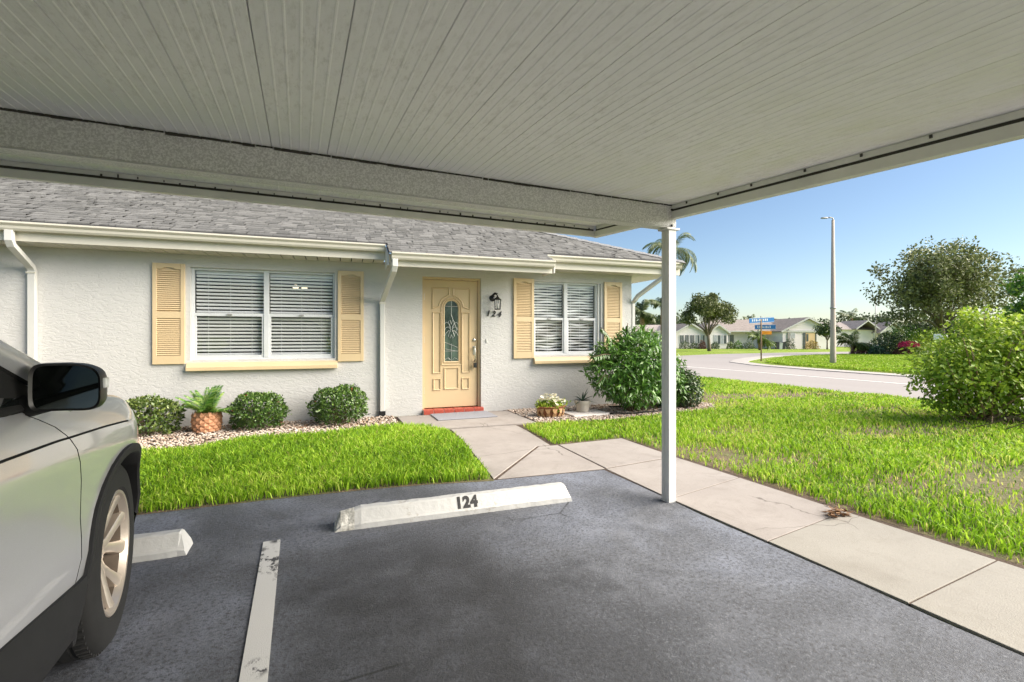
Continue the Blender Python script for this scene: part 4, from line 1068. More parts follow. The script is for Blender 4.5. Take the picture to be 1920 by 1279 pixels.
        # belt strip
        mb = MB(); pts = [(s * (xs(y, interp(y, ZS)) - .012), y, interp(y, ZS) + .006) for y in np.linspace(-3.3, -.62, 26)]
        mb.tube(pts, .013, 6); mb.build('belt_seal', 'gap_crease_black', car, True)
        mb = MB(); mb.box(-3.0, -1.6, -.02, .02, -.015, .015); 
        # sail panel in front of the window
        mb = MB(); mb.add([(s * .886, -.64, 1.0), (s * .880, -.36, 1.0), (s * .855, -.60, 1.12), (s * .84, -.78, 1.19), (s * .875, -.80, 1.01)], [(0, 1, 2, 3, 4)]); mb.build('mirror_sail', 'gap_crease_black', car)
        # door mirror: outline in x-z, bulging forward
        mir = bpy.data.objects.new('mirror', None); COL.objects.link(mir); mir.parent = car; mir.location = (s * .97, -.66, 1.058); 
        out = []
        for i in range(40):
            a_ = 2 * math.pi * i / 40; ca, sa = math.cos(a_), math.sin(a_)
            ex = .24 if ca < 0 else .55
            x = .076 * math.copysign(abs(ca) ** ex, ca) ; z = .064 * math.copysign(abs(sa) ** .5, sa)
            z += .006 * (1 - (x / .076) ** 2) - .004 * (x / .076)
            out.append((x * s, z))
        mb = MB(); vs = []; secs = [(.0, .90), (-.006, .985), (.004, 1.0), (.03, 1.0), (.06, .93), (.085, .78), (.098, .5), (.102, .0)]
        for yy, k in secs: vs += [(p * k, yy, q * k) for p, q in out]
        n = 40; mb.add(vs, [(i * n + k, i * n + (k + 1) % n, (i + 1) * n + (k + 1) % n, (i + 1) * n + k) for i in range(len(secs) - 1) for k in range(n)])
        mb.build('mirror_shell', 'gloss_black', mir, True, angle=60)
        mb = MB(); mb.add([(p * .905, .001, q * .9) for p, q in out], [tuple(range(40))]); mb.build('mirror_glass', 'mirror', mir)
        mb = MB(); mb.box(.0, .02, .008, .04, -.012, .016); mb.v = [(s * (x + .064 - .06 * y), y, z + .01) for x, y, z in mb.v]; mb.build('turn_lamp', 'lamp_clear', mir, bevel=.004)
        mb = MB(); mb.tube([(s * -.13, .02, -.045), (s * -.09, .035, -.045), (s * -.04, .04, -.03)], [.034, .03, .03], 8); mb.build('mirror_arm', 'gap_crease_black', mir, True)
    # tail lamps
    for s in (1, -1):
        mb = MB(); mb.box(s * .70 - .08, s * .70 + .08, -3.77, -3.66, .80, .98); mb.build('tail_lamp', 'red_lens', car, bevel=.02)
build_suv()
# ------------------------------------------------------------------ vegetation builders
def sph(n):
    v = RNG.normal(size=(n, 3)); return unit(v)

def clipped_shrub(name, label, loc, r, mat, n=3200, leaf=.042, group=None, seed=0):
    t = thing(name, label, 'shrub', loc, 0, group)
    rx, ry, rz = r
    d = sph(n); d[:, 2] = np.where(d[:, 2] < -.75, -d[:, 2], d[:, 2])
    lump = 1 + .09 * np.sin(d[:, 0] * 5 + seed) * np.cos(d[:, 1] * 6 - seed) + .07 * np.sin(d[:, 2] * 7 + d[:, 0] * 5 + seed * 2.1) + .10 * (RNG.random(n) < .04)
    # rounded box-ish dome
    e = np.abs(d) ** 2.3; k = 1 / (e.sum(1) ** (1 / 2.3))
    rad = k * lump * (1 - .34 * RNG.random(n) ** 2.2)
    P = d * rad[:, None] * np.array([rx, ry, rz]); P[:, 2] += rz * 1.02
    keep = P[:, 2] > .03; P = P[keep]; d = d[keep]; n = len(P)
    nrm = unit(d / np.array([rx, ry, rz]))
    D = unit(sph(n) * .9 + nrm * .75 + np.array([0, 0, .35])); N = unit(nrm + sph(n) * .7)
    L = leaf * (.7 + .6 * RNG.random(n))
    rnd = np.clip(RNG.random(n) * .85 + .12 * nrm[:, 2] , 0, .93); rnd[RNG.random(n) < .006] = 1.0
    link('foliage', leaf_mesh('foliage', mat, P, D, N, L, L * .58, rnd, .12, .12), t)
    mb = MB()
    for i in range(14):
        a = random.uniform(0, 6.28); q = random.uniform(.3, .8); e = Vector((rx * q * math.cos(a), ry * q * math.sin(a), rz * random.uniform(.8, 1.6)))
        mb.tube([(e.x * .1, e.y * .1, 0), e * .5 + Vector((0, 0, .02)), e], [.010, .007, .004], 5)
    mb.build('stem', 'stem', t)
    return t

def clump_points(centres, radii, per):
    P = []; Dv = []
    for c, r in zip(centres, radii):
        n = per if isinstance(per, int) else int(per * r * r)
        d = sph(n); rr = r * RNG.random(n) ** .45
        P.append(np.asarray(c) + d * rr[:, None] * np.array([1, 1, .8])); Dv.append(d)
    return np.concatenate(P), np.concatenate(Dv)

def crown_centres(n, r, c, shell=.35, flat_bottom=-.5):
    out = []
    while len(out) < n:
        d = np.array([random.gauss(0, 1) for _ in range(3)]); d /= np.linalg.norm(d)
        if d[2] < flat_bottom: continue
        k = 1 - shell * random.random() ** 1.0
        out.append(np.array(c) + d * np.array(r) * k)
    return out

def branches(mb, base, centres, r0, fork_z, n_main=6, jitter=.15, tip=.012):
    base = Vector(base); fork = base + Vector((0, 0, fork_z))
    for c in centres:
        c = Vector(c); m1 = fork.lerp(c, .45) + Vector((random.uniform(-1, 1), random.uniform(-1, 1), random.uniform(-.2, .6))) * jitter
        mb.tube([fork - Vector((0, 0, fork_z * .15)), fork.lerp(m1, .5) + Vector((0, 0, jitter * .3)), m1, c], [r0, r0 * .7, r0 * .45, tip], 6)

def broad_tree(name, label, loc, trunk_h, r, cz, mat, nc=70, cr=.8, per=170, leaf=.16, trunk_r=.18, group=None, cat='tree', lean=(0, 0), flat=-.35, cdx=0):
    t = thing(name, label, cat, loc, random.uniform(0, 0), group)
    cs = crown_centres(nc, r, (cdx, 0, cz), .75, flat)
    P, Dv = clump_points(cs, [cr * random.uniform(.6, 1.25) for _ in cs], per)
    n = len(P)
    D = unit(Dv * .5 + sph(n)); N = unit(sph(n) + np.array([0, 0, .8]))
    L = leaf * (.6 + .8 * RNG.random(n))
    link('crown', leaf_mesh('crown', mat, P, D, N, L, L * .55, None, .1, .1), t)
    mb = MB(); fk = trunk_h
    mb.tube([(0, 0, -.15), (lean[0] * .2, 0, fk * .3), (lean[0] * .6, 0, fk * .7), (lean[0], lean[1], fk)], [trunk_r * 1.35, trunk_r * 1.05, trunk_r * .95, trunk_r * .9], 10)
    branches(mb, (lean[0], lean[1], 0), random.sample(cs, min(18, len(cs))), trunk_r * .5, fk, jitter=.25, tip=trunk_r * .07)
    mb.build('trunk', 'bark', t, True)
    return t

def frond_mesh(name, mat, L, leaflets, ll, lw, arch, hang=.4, taper=True):
    """pinnate palm frond growing along +X, rachis arching down"""
    V = []; 
    ts = np.linspace(.12, 1, leaflets); P = []; D = []; N = []; LL = []
    def pos(t): return np.array([L * t * math.cos(arch * t * .75), 0, L * (t * .55 - arch * .75 * t * t)])
    for t in ts:
        p = pos(t); tg = pos(min(t + .02, 1.02)) - pos(t - .02); tg /= np.linalg.norm(tg)
        for s in (-1, 1):
            d = tg * .75 + np.array([0, s * 1.0, -hang * random.uniform(.5, 1.3)]); P.append(p); D.append(d); N.append(np.array([0, s * .35, 1.0])); LL.append(ll * (math.sin(math.pi * min(.97, .12 + t * .86)) * .75 + .3) * random.uniform(.85, 1.1))
    P, D, N, LL = map(np.array, (P, D, N, LL))
    V, F, r = leaf_arrays(P, D, N, LL, lw, None, .3, .22, .35)
    # rachis as flat strip
    rp = [pos(t) for t in np.linspace(0, 1, 9)]; o = len(V); rv = []; rf = []
    for i, p in enumerate(rp):
        w = .03 * L / 2.2 * (1 - .85 * i / 8); rv += [p + np.array([0, w, 0]), p + np.array([0, -w, 0])]
    for i in range(8): rf += [(o + 2 * i, o + 2 * i + 1, o + 2 * i + 2), (o + 2 * i + 1, o + 2 * i + 3, o + 2 * i + 2)]
    V = np.concatenate([V, np.array(rv)]); F = np.concatenate([F, np.array(rf)]); r = np.concatenate([r, np.full(len(rv), .6)])
    return np_mesh(name, V, F, mat, r)

def palm(name, label, loc, trunk_h, trunk_r, nf, L, mat='palm_leaf', group=None, ll=.5, lw=.05, leaflets=26, lean=(0, 0), arch=.9, fan=False, trunks=1, up=(-25, 70)):
    t = thing(name, label, 'palm', loc, 0, group)
    kinds = [frond_mesh('frond', mat, L * k, leaflets, ll, lw, arch * a, .55) for k, a in ((1, 1), (.92, 1.25), (1.05, .8))]
    for j in range(trunks):
        lx = lean[0] if trunks == 1 else [(-.55), .5, .0, -.2][j] * trunk_h * .55
        top = Vector((lx, lean[1] if trunks == 1 else random.uniform(-.3, .3), trunk_h * (1 if j == 0 else random.uniform(.75, 1))))
        mb = MB(); mb.tube([(0, 0, -.2), (top.x * .35, top.y * .3, top.z * .4), (top.x * .8, top.y * .8, top.z * .8), top], [trunk_r * 1.25, trunk_r, trunk_r * .92, trunk_r * .95], 10)
        k = 0
        mb.build('trunk', 'palm_trunk', t, True)
        n = nf // trunks
        for i in range(n):
            el = up[0] + (up[1] - up[0]) * ((i * .618) % 1)
            link('frond', kinds[i % 3], t, top, (random.uniform(-.2, .2), R(-el * .8), i * 2.39996 + random.uniform(-.2, .2)))
    return t

# ------------------------------------------------------------------ grass
def vnoise(x, y, s, seed=0):
    return (np.sin(x * s + seed) * np.cos(y * s * 1.3 - seed * .7) + np.sin(x * s * 2.1 - y * s * 1.7 + seed * 2.3) * .6 + np.cos(x * s * .7 + y * s * 2.6 + seed) * .5) / 2.1

def inside(poly, X, Y):
    c = np.zeros(len(X), bool); n = len(poly); j = n - 1
    for i in range(n):
        xi, yi = poly[i]; xj, yj = poly[j]
        hit = ((yi > Y) != (yj > Y)) & (X < (xj - xi) * (Y - yi) / (yj - yi + 1e-12) + xi); c ^= hit; j = i
    return c

def grass(name, label, poly, dens, h, w, mat, bare=(), holes=(), far=None, edge=None, z0=.004, lo=.25):
    xs = [p[0] for p in poly]; ys = [p[1] for p in poly]; A = (max(xs) - min(xs)) * (max(ys) - min(ys))
    n = int(A * dens); X = RNG.uniform(min(xs), max(xs), n); Y = RNG.uniform(min(ys), max(ys), n)
    k = inside(poly, X, Y)
    for hp in holes: k &= ~inside(hp, X, Y)
    X, Y = X[k], Y[k]; n = len(X)
    dist = np.hypot(X, Y)
    p = np.ones(n)
    if far: p *= np.clip(far / dist, .22, 1)
    for bx, by, rx, ry, amt in bare:
        q = ((X - bx) / rx / 1.25) ** 2 + ((Y - by) / ry / 1.45) ** 2 + .5 * vnoise(X, Y, 3.5, bx)
        p *= 1 - .88 * amt * np.exp(-np.clip(q, 0, 9) ** 1.5)
    k = RNG.random(n) < p; X, Y, dist, p = X[k], Y[k], dist[k], p[k]; n = len(X)
    g = np.clip(dist / (far or 5.5), 1, 2.4) ** .8
    tall = (.65 + .6 * RNG.random(n)) * (1 + .22 * vnoise(X, Y, 2.2, 3)) * (.45 + .55 * np.sqrt(p / np.maximum(np.clip((far or 1e9) / dist, .22, 1), .01)).clip(0, 1)) if far else (.65 + .6 * RNG.random(n)) * (1 + .22 * vnoise(X, Y, 2.2, 3))
    H = h * tall; Wd = w * (.7 + .6 * RNG.random(n)) * g
    a = RNG.uniform(0, 2 * np.pi, n); la = RNG.uniform(0, 2 * np.pi, n); ln = H * RNG.uniform(.15, .95, n)
    S = np.stack([np.cos(a), np.sin(a), 0 * a], 1) * (Wd / 2)[:, None]; Ld = np.stack([np.cos(la), np.sin(la), 0 * la], 1)
    B = np.stack([X, Y, np.full(n, z0) + np.array([far_z(x, y) for x, y in zip(X, Y)]) if far is None else np.full(n, z0)], 1)
    mid = B + Ld * (ln * .28)[:, None] + np.array([0, 0, 1]) * (H * .62)[:, None]
    tip = B + Ld * ln[:, None] + np.array([0, 0, 1]) * (H * (1 - .25 * (ln / H) ** 2))[:, None]
    V = np.stack([B - S * .8, B + S * .8, mid + S, mid - S, tip], 1).reshape(-1, 3); o = (np.arange(n) * 5)[:, None]
    F = np.concatenate([o + np.array([[0, 1, 2]]), o + np.array([[0, 2, 3]]), o + np.array([[3, 2, 4]])], 0)
    rnd = np.clip(.45 + .2 * vnoise(X, Y, 1.3, 5) + .12 * vnoise(X, Y, 5, 1) + RNG.normal(0, .27, n), 0, .93)
    dz = np.clip(vnoise(X, Y, 1.7, 9) + .35 * vnoise(X, Y, 6, 4) - .25, 0, 1) if far and far < 5 else 0 * X
    dry = RNG.random(n) < (.02 + .45 * dz + .22 * (1 - p.clip(0, 1)) * (dist < 14)); rnd[dry] = RNG.uniform(.9, 1, dry.sum())
    o_ = link(name, np_mesh(name, V, F, mat, np.repeat(rnd, 5)))
    tag(o_, label, 'grass', kind='stuff'); return o_

grass('lawn_grass', 'lush green grass between the parking bays and the pebble bed',
      [(-4.5, 4.0), (-1, 3.945), (0, 3.905), (.53, 3.855), (.93, 3.795), (1.45, 3.69), (1.66, 5.05), (1.66, 5.75), (1.5, 6.12), (1.12, 6.30), (.23, 6.17), (-.62, 6.24), (-1.0, 5.92), (-1.5, 6.0), (-4.5, 6.1)], 4700, .074, .0074, 'grass', far=7.5)
grass('lawn_grass', 'green lawn with dry patches between the walk and the street',
      [(3.41, -1.5), (10.5, -1.5), (10.5, 14), (6.6, 14), (6.55, 6.1), (6.1, 5.66), (5.3, 5.6), (4.6, 5.52), (3.89, 5.5), (3.4, 5.65), (2.68, 5.66), (2.56, 4.58), (3.46, 4.56), (3.41, 3.6)], 3500, .066, .0076, 'grass', far=4.6,
      bare=[(4.9, 4.3, .5, .2, .7), (6.3, 3.6, .7, .2, .75), (6.0, .9, .7, .3, .8), (9.4, 6.2, .8, .3, .9), (3.75, 3.75, .28, .45, .95), (4.0, 3.35, .4, .25, .7), (7.2, 6.9, .9, .5, .95), (8.6, 6.6, 1.2, .35, .9), (8.2, 4.6, .8, .16, .85), (5.05, 1.75, .75, .28, .95), (5.7, 2.1, .5, .3, .8), (4.4, 2.2, .45, .2, .7), (4.3, 3.0, .35, .2, .55), (6.4, 6.2, .6, .35, .9), (7.4, 3.3, 1.0, .3, .75), (3.44, 2, .045, 3, .8), (3.44, 0, .045, 3, .7)])
grass('verge_grass', 'low grass on the corner verge beyond the street',
      [(17.9, 5), (17.95, 8), (18.1, 11), (18.5, 13.4), (19.3, 14.9), (20.7, 16.0), (23, 17.2), (25.8, 18.5), (29, 19.4), (36, 19.8), (36, 5)], 330, .075, .026, 'grass_far')

# ------------------------------------------------------------------ pebble beds and litter
def pebbles(name, label, poly, n, holes=()):
    ico = bmesh.new(); bmesh.ops.create_icosphere(ico, subdivisions=1, radius=1.0)
    bv = np.array([v.co for v in ico.verts]); bf = np.array([[v.index for v in f.verts] for f in ico.faces]); ico.free()
    xs = [p[0] for p in poly]; ys = [p[1] for p in poly]
    X = RNG.uniform(min(xs), max(xs), n); Y = RNG.uniform(min(ys), max(ys), n); k = inside(poly, X, Y); X, Y = X[k], Y[k]; n = len(X)
    s = np.stack([RNG.uniform(.012, .026, n), RNG.uniform(.009, .018, n), RNG.uniform(.006, .012, n)], 1)
    a = RNG.uniform(0, 6.28, n); ca, sa = np.cos(a)[:, None], np.sin(a)[:, None]
    q = bv[None] * s[:, None, :]; q *= 1 + RNG.normal(0, .08, (n, len(bv), 1))
    V = np.stack([q[..., 0] * ca - q[..., 1] * sa + X[:, None], q[..., 0] * sa + q[..., 1] * ca + Y[:, None], q[..., 2] + .016 + RNG.uniform(0, .02, n)[:, None]], 2).reshape(-1, 3)
    F = (bf[None] + (np.arange(n) * len(bv))[:, None, None]).reshape(-1, 3)
    rnd = np.repeat(np.clip(RNG.normal(.58, .24, n) + .15 * vnoise(X, Y, 4, 2), 0, 1), len(bv))
    return tag(link(name, np_mesh(name, V, F, 'pebble', rnd, True)), label, 'pebbles', kind='stuff')
pebbles('pebble_bed', 'pinkish river pebbles in the bed under the shrubs', [(-4, 6.02), (-1.5, 5.98), (-1.0, 5.9), (-.62, 6.22), (.23, 6.15), (1.2, 6.25), (1.25, 7.1), (-1.5, 7.32), (-4, 7.5)], 11000)
pebbles('pebble_bed', 'mixed pebbles around the flower basket and the big bush', [(2.97, 5.72), (3.4, 5.66), (3.89, 5.5), (4.6, 5.52), (5.3, 5.6), (6.1, 5.6), (6.55, 6.1), (6.4, 6.65), (3.0, 6.92)], 8500)
def litter(name, label, boxes, n):
    P = []
    for x0, x1, y0, y1, k in boxes: P.append(np.stack([RNG.uniform(x0, x1, int(n * k)), RNG.uniform(y0, y1, int(n * k)), RNG.uniform(.018, .045, int(n * k))], 1))
    P = np.concatenate(P); m = len(P); D = sph(m); D[:, 2] *= .25; N = unit(sph(m) * .4 + np.array([0, 0, 1]))
    return tag(link(name, leaf_mesh(name, 'dead_leaf', P, D, N, .05, .022, None, .15, -.1)), label, 'fallen leaves', kind='stuff')
litter('fallen_leaves', 'brown fallen leaves under the shrubs', [(-1.9, -1.2, 6.6, 7.2, .5), (-.9, -.1, 6.7, 7.2, .7), (.0, 1.0, 6.5, 7.0, 1), (3.9, 5.6, 5.9, 6.8, 2.2), (8.2, 9.8, 3.0, 4.2, 1.5), (5.6, 6.5, 5.7, 6.3, .6)], 130)
litter('fallen_leaves', 'small heap of rust brown leaves on the walk joint', [(3.16, 3.33, 1.96, 2.05, 1.0)], 60)
# ------------------------------------------------------------------ shrubs and pots by the house
clipped_shrub('clipped_shrub', 'smallest clipped shrub in the bed, left of the pineapple pot', (-1.66, 6.98, 0), (.335, .29, .215), 'box_leaf2', 2600, .046, 'clipped shrubs under the wide window', 1)
clipped_shrub('clipped_shrub', 'dark clipped round shrub just right of the pineapple pot', (-.47, 6.88, 0), (.315, .29, .225), 'box_leaf', 4200, .038, 'clipped shrubs under the wide window', 2)
clipped_shrub('clipped_shrub', 'largest clipped shrub, nearest the downspout beside the door', (.50, 6.80, 0), (.345, .29, .245), 'box_leaf', 4600, .038, 'clipped shrubs under the wide window', 3)

def pineapple_pot():
    t = thing('pineapple_planter', 'terracotta planter with pineapple scales holding a fern', 'planter', (-1.04, 6.90, .02))
    rad = lambda z: .125 + .022 * math.sin(min(1, z / .24) * 2.6)
    b = MB(); b.lathe([(0, .0), (.11, 0), (rad(.02), .02), (rad(.08), .08), (rad(.14), .14), (rad(.20), .20), (rad(.235), .235), (.135, .245), (.12, .24), (.115, .19), (0, .185)], 32); b.build('pot', 'terracotta', t, True, angle=50)
    s = MB(); s.add([(-.042, -.002, 0), (0, -.002, -.042), (.042, -.002, 0), (0, -.002, .046), (0, -.026, -.004)], [(0, 1, 4), (1, 2, 4), (2, 3, 4), (3, 0, 4)]); sm = s.mesh('scale', 'terracotta')
    for r_ in range(6):
        z = .022 + r_ * .038
        for k in range(11):
            a = 2 * math.pi * (k + .5 * (r_ % 2)) / 11; rr = rad(z)
            link('scale', sm, t, (rr * math.sin(a), -rr * math.cos(a), z), (0, 0, a))
    f = frond_mesh('fern_frond', 'fern_leaf', .36, 22, .068, .013, .35, .1); f2 = frond_mesh('fern_frond', 'fern_leaf', .33, 20, .066, .013, .6, .15)
    for i in range(38):
        link('fern_frond', f if i % 3 else f2, t, (random.uniform(-.05, .05), random.uniform(-.05, .05), .215), (random.uniform(-.3, .3), R(-(-8 + 66 * ((i * .618) % 1))), i * 2.4))
pineapple_pot()

def flower_basket():
    t = thing('flower_basket', 'brown woven basket of cream flowers at the path edge', 'planter', (3.36, 6.12, .02), HROT)
    b = MB(); b.lathe([(0, 0), (.155, 0), (.17, .03), (.20, .13), (.225, .155), (.212, .16), (.19, .14), (0, .13)], 28); b.v = [(x * 1.05, y * .7, z) for x, y, z in b.v]; b.build('basket', 'basket', t, True, angle=40)
    w = MB(); w.add([(-.035, -.004, 0), (.035, -.004, 0), (.018, -.02, .05), (.04, -.004, .115), (-.04, -.004, .115), (-.018, -.016, .06)], [(0, 1, 2, 5), (5, 2, 3, 4)]); wm = w.mesh('weave_strip', plain('pale_weave', (.46, .27, .13), .8, .3, 30))
    for k in range(14):
        a = 2 * math.pi * k / 14; link('weave_strip', wm, t, (.192 * math.sin(a), -.128 * math.cos(a), .018), (R(12) * math.cos(a), R(12) * math.sin(a), a))
    n = 420; P = RNG.normal(0, 1, (n, 3)) * np.array([.10, .065, .03]) + np.array([0, 0, .17]); D = unit(sph(n) + np.array([0, 0, .9])); link('foliage', leaf_mesh('foliage', 'lime_leaf', P, D, sph(n), .06, .022), t)
    # blossoms: five petals each
    fm = []
    for q in range(3):
        a = np.arange(6) * 2 * np.pi / 6 + q; D = np.stack([np.cos(a), np.sin(a), .45 + 0 * a], 1); fm.append(leaf_mesh('blossom', 'petal', np.zeros((6, 3)), D, np.tile([0, 0, 1.0], (6, 1)), .034, .03, None, .05, .15, .55))
    for i in range(64):
        a = random.uniform(0, 6.28); r_ = random.random() ** .5
        link('blossom', fm[i % 3], t, (.205 * r_ * math.cos(a), .14 * r_ * math.sin(a), .19 + .10 * (1 - r_ * r_) + random.uniform(-.03, .05)), (random.uniform(-.9, .9), random.uniform(-.9, .9), a)).scale = (1.0, 1.0, 1.0)
flower_basket()

def grey_pot():
    sl = MB(); sl.box(-.31, .31, -.21, .21, 0, .03); o = sl.build('stepping_slab', 'slab', None, bevel=.008, loc=(3.93, 6.06, .022)); o.rotation_euler = (0, 0, R(-3))
    tag(o, 'pale square stepping slab under the grey pot', 'slab')
    t = thing('agave_pot', 'small grey plastic pot with a spiky agave', 'planter', (3.92, 6.14, .054))
    b = MB(); b.lathe([(0, 0), (.085, 0), (.092, .01), (.108, .125), (.122, .128), (.126, .172), (.116, .176), (.108, .15), (0, .145)], 30); b.build('pot', 'pot_grey', t, True, angle=35)
    n = 13; a = np.arange(n) * 2.4; el = np.linspace(.25, 1.3, n)[::-1] * .95
    for i in range(n):
        m = MB(); pts = 7; vs = []; L = random.uniform(.2, .27)
        for k in range(pts):
            u = k / (pts - 1); w = .021 * (1 - u) ** .7 * (.7 + .6 * u if u < .4 else 1); r_ = L * u * math.cos(el[i]) * (1 + .2 * u); z = L * u * math.sin(el[i]) - .10 * u * u * math.cos(el[i])
            vs += [(r_, w, z), (r_, 0, z - w * .5), (r_, -w, z)]
        m.add(vs, [(k * 3 + j, k * 3 + j + 1, (k + 1) * 3 + j + 1, (k + 1) * 3 + j) for k in range(pts - 1) for j in range(2)])
        link('agave_leaf', m.mesh('agave_leaf', 'agave_leaf', True), t, (0, 0, .15), (0, 0, a[i]))
grey_pot()

def hose():
    mb = MB(); pts = []
    for i in range(40):
        a = -2.4 + i / 39 * 4.2; pts.append((4.75 + .75 * math.cos(a), 6.05 + .33 * math.sin(a) * 1.0, .052 + .006 * math.sin(i)))
    mb.tube(pts, .011, 6); tag(mb.build('garden_hose', 'gap_crease_black', None, True), 'dark garden hose curving over the pebbles beside the big bush', 'hose')
hose()

def lance_bush(name, label, loc, blobs, n, leaf, mat, sprigs=(), stems=12, ht=1.0, stem_mat='stem', wl=.3, droop=.3, per_shell=.35, cat='bush', top_bias=.25):
    t = thing(name, label, cat, loc)
    tot = sum(b[3] * b[4] for b in blobs); Ps = []; Ds = []
    for cx_, cy_, cz_, rx, rz in blobs:
        m = int(n * rx * rz / tot); d = sph(m); rr = 1 - per_shell * RNG.random(m) ** 1.4
        lump = 1 + .12 * np.sin(d[:, 0] * 6 + cx_ * 9) * np.cos(d[:, 2] * 7 + cz_ * 5) + .08 * np.sin(d[:, 1] * 11)
        P = d * (rr * lump)[:, None] * np.array([rx, rx * .9, rz]) + np.array([cx_, cy_, cz_]); Ps.append(P); Ds.append(d)
    P = np.concatenate(Ps); d = np.concatenate(Ds); k = P[:, 2] > .06; P, d = P[k], d[k]; m = len(P)
    # leaves in whorls: neighbours share a stem direction
    D = unit(d * .55 + sph(m) * .75 + np.array([0, 0, -.25])); N = unit(d * .6 + sph(m) * .5 + np.array([0, 0, .7])); L = leaf * (.6 + .7 * RNG.random(m))
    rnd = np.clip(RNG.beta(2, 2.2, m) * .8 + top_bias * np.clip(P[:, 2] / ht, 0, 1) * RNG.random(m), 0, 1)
    Vx = [leaf_arrays(P, D, N, L, L * wl, rnd, .2, droop)]
    for pts in sprigs:
        pts = np.array(pts, float)
        for j in range(len(pts) - 1):
            q = 7
            for i in range(q):
                p = pts[j] + (pts[j + 1] - pts[j]) * (i / q)
                for s in (-1, 1): Vx.append(leaf_arrays(p[None], np.array([[random.uniform(-.3, .3), s * .5, -.8]]), np.array([[.3, s, .4]]), leaf * .8, leaf * .8 * wl * 1.2, np.array([random.uniform(0, .4)])))
    V = []; F = []; r = []; o = 0
    for v, f, rr in Vx: V.append(v); F.append(f + o); r.append(rr); o += len(v)
    link('foliage', np_mesh('foliage', np.concatenate(V), np.concatenate(F), mat, np.concatenate(r)), t)
    mb = MB()
    for i in range(stems):
        bl = random.choice(blobs); a = random.uniform(0, 6.28)
        e = Vector((bl[0] + bl[3] * .75 * math.cos(a), bl[1] + bl[3] * .6 * math.sin(a), bl[2] + random.uniform(-.3, .7) * bl[4])); b0 = Vector((random.uniform(-.15, .15), random.uniform(-.1, .1), 0))
        mb.tube([b0, b0.lerp(e, .4) + Vector((random.uniform(-.1, .1), random.uniform(-.1, .1), -.05)), e], [.018, .012, .005], 6)
    for pts in sprigs: mb.tube([tuple(p) for p in pts], .006, 5)
    mb.build('stem', stem_mat, t, True)
    return t
lance_bush('corner_bush', 'big glossy green bush at the house corner behind the carport post', (4.80, 6.06, 0),
    [(-.30, 0, .66, .48, .40), (.12, -.05, .80, .50, .46), (-.05, -.1, .42, .50, .30), (.42, 0, .62, .46, .42), (-.42, .05, .92, .22, .22), (.10, .05, 1.08, .34, .26), (.66, -.02, .38, .36, .30)],
    9500, .098, 'big_leaf', [[(-.35, -.1, .9), (-.66, -.2, .93), (-.92, -.24, .895)], [(-.45, -.1, .55), (-.68, -.2, .62), (-.83, -.25, .50)], [(-.35, 0, 1.05), (-.5, 0, 1.25), (-.60, 0, 1.33)], [(-.1, 0, 1.2), (-.1, 0, 1.4)], [(-.4, -.1, .3), (-.62, -.15, .26)]], 16, 1.2)
lance_bush('low_bush', 'low dark bush tucked at the right foot of the big corner bush', (5.84, 6.02, 0), [(0, 0, .30, .30, .30), (-.12, -.05, .42, .25, .26)], 2300, .062, 'dark_leaf', (), 8, .7, wl=.5, droop=.15)
lance_bush('lime_bush', 'large loose lime green bush on the right edge of the lawn', (8.72, 3.38, 0),
    [(-.20, .05, .82, .72, .52), (.42, -.25, .92, .70, .58), (.05, -.1, 1.22, .58, .34), (-.50, .2, .66, .50, .40), (.75, -.4, .80, .62, .62), (-.10, 0, .38, .52, .28), (.45, -.5, 1.42, .30, .18), (-.10, .1, 1.46, .24, .15), (.85, -.55, 1.30, .5, .3), (.35, -.3, .36, .45, .24), (-.45, .2, .30, .30, .20), (.9, -.6, .40, .5, .3)],
    15000, .064, 'lime_leaf', [[(-.6, .1, .7), (-.95, .25, .55)], [(-.55, .1, .6), (-.8, .3, .38)]], 34, 1.7, 'stem_pale', wl=.62, droop=.12, per_shell=.75, top_bias=.5)
# dry twigs under the lime bush
mb = MB()
for i in range(70):
    x, y = random.gauss(9.0, .55), random.gauss(3.3, .30); a = random.uniform(0, 6.28); l = random.uniform(.15, .5)
    mb.tube([(x, y, .02), (x + .5 * l * math.cos(a), y + .5 * l * math.sin(a), random.uniform(.04, .16)), (x + l * math.cos(a), y + l * math.sin(a), random.uniform(.0, .22))], [.007, .006, .003], 5)
tag(mb.build('dry_twigs', 'stem', None), 'tangle of dry brown twigs under the lime green bush', 'twigs', kind='stuff')
sheet('planting_bed', [(8.0, 3.9), (8.5, 3.0), (9.4, 2.6), (10.3, 2.4), (10.4, 3.6), (9.4, 4.0), (8.6, 4.2)], .009, 'soil_dark')

# ------------------------------------------------------------------ across the street
def px(x, D): return (x - 960) / FPX * D            # metres right of the view axis at depth D

def street_lamp():
    x, y, z = 20.68, 12.84, -.03
    t = thing('street_lamp', 'tall concrete street lamp pole with a short bracket head', 'street lamp', (x, y, z))
    b = MB(); b.tube([(0, 0, -.3), (0, 0, .4), (0, 0, 6.15)], [.125, .110, .055], 12); b.build('pole', 'pole_conc', t, True)
    b = MB(); b.tube([(0, 0, 5.95), (0, 0, 6.22), (-.08, .04, 6.26), (-.25, .11, 6.24)], .028, 8); b.build('bracket', 'galv', t, True)
    b = MB(); b.lathe([(0, -.03), (.06, -.025), (.075, 0), (.05, .03), (0, .035)], 14); b.v = [(-.34 + x * 2.0, .15 + y * 1.0 - x * .45 * 2, 6.235 + z) for x, y, z in b.v]; b.build('lamp_head', 'galv', t, True)
    b = MB(); b.tube([(0, 0, 2.38), (0, 0, 2.44)], .112, 12); b.build('band', 'galv', t, True)
street_lamp()
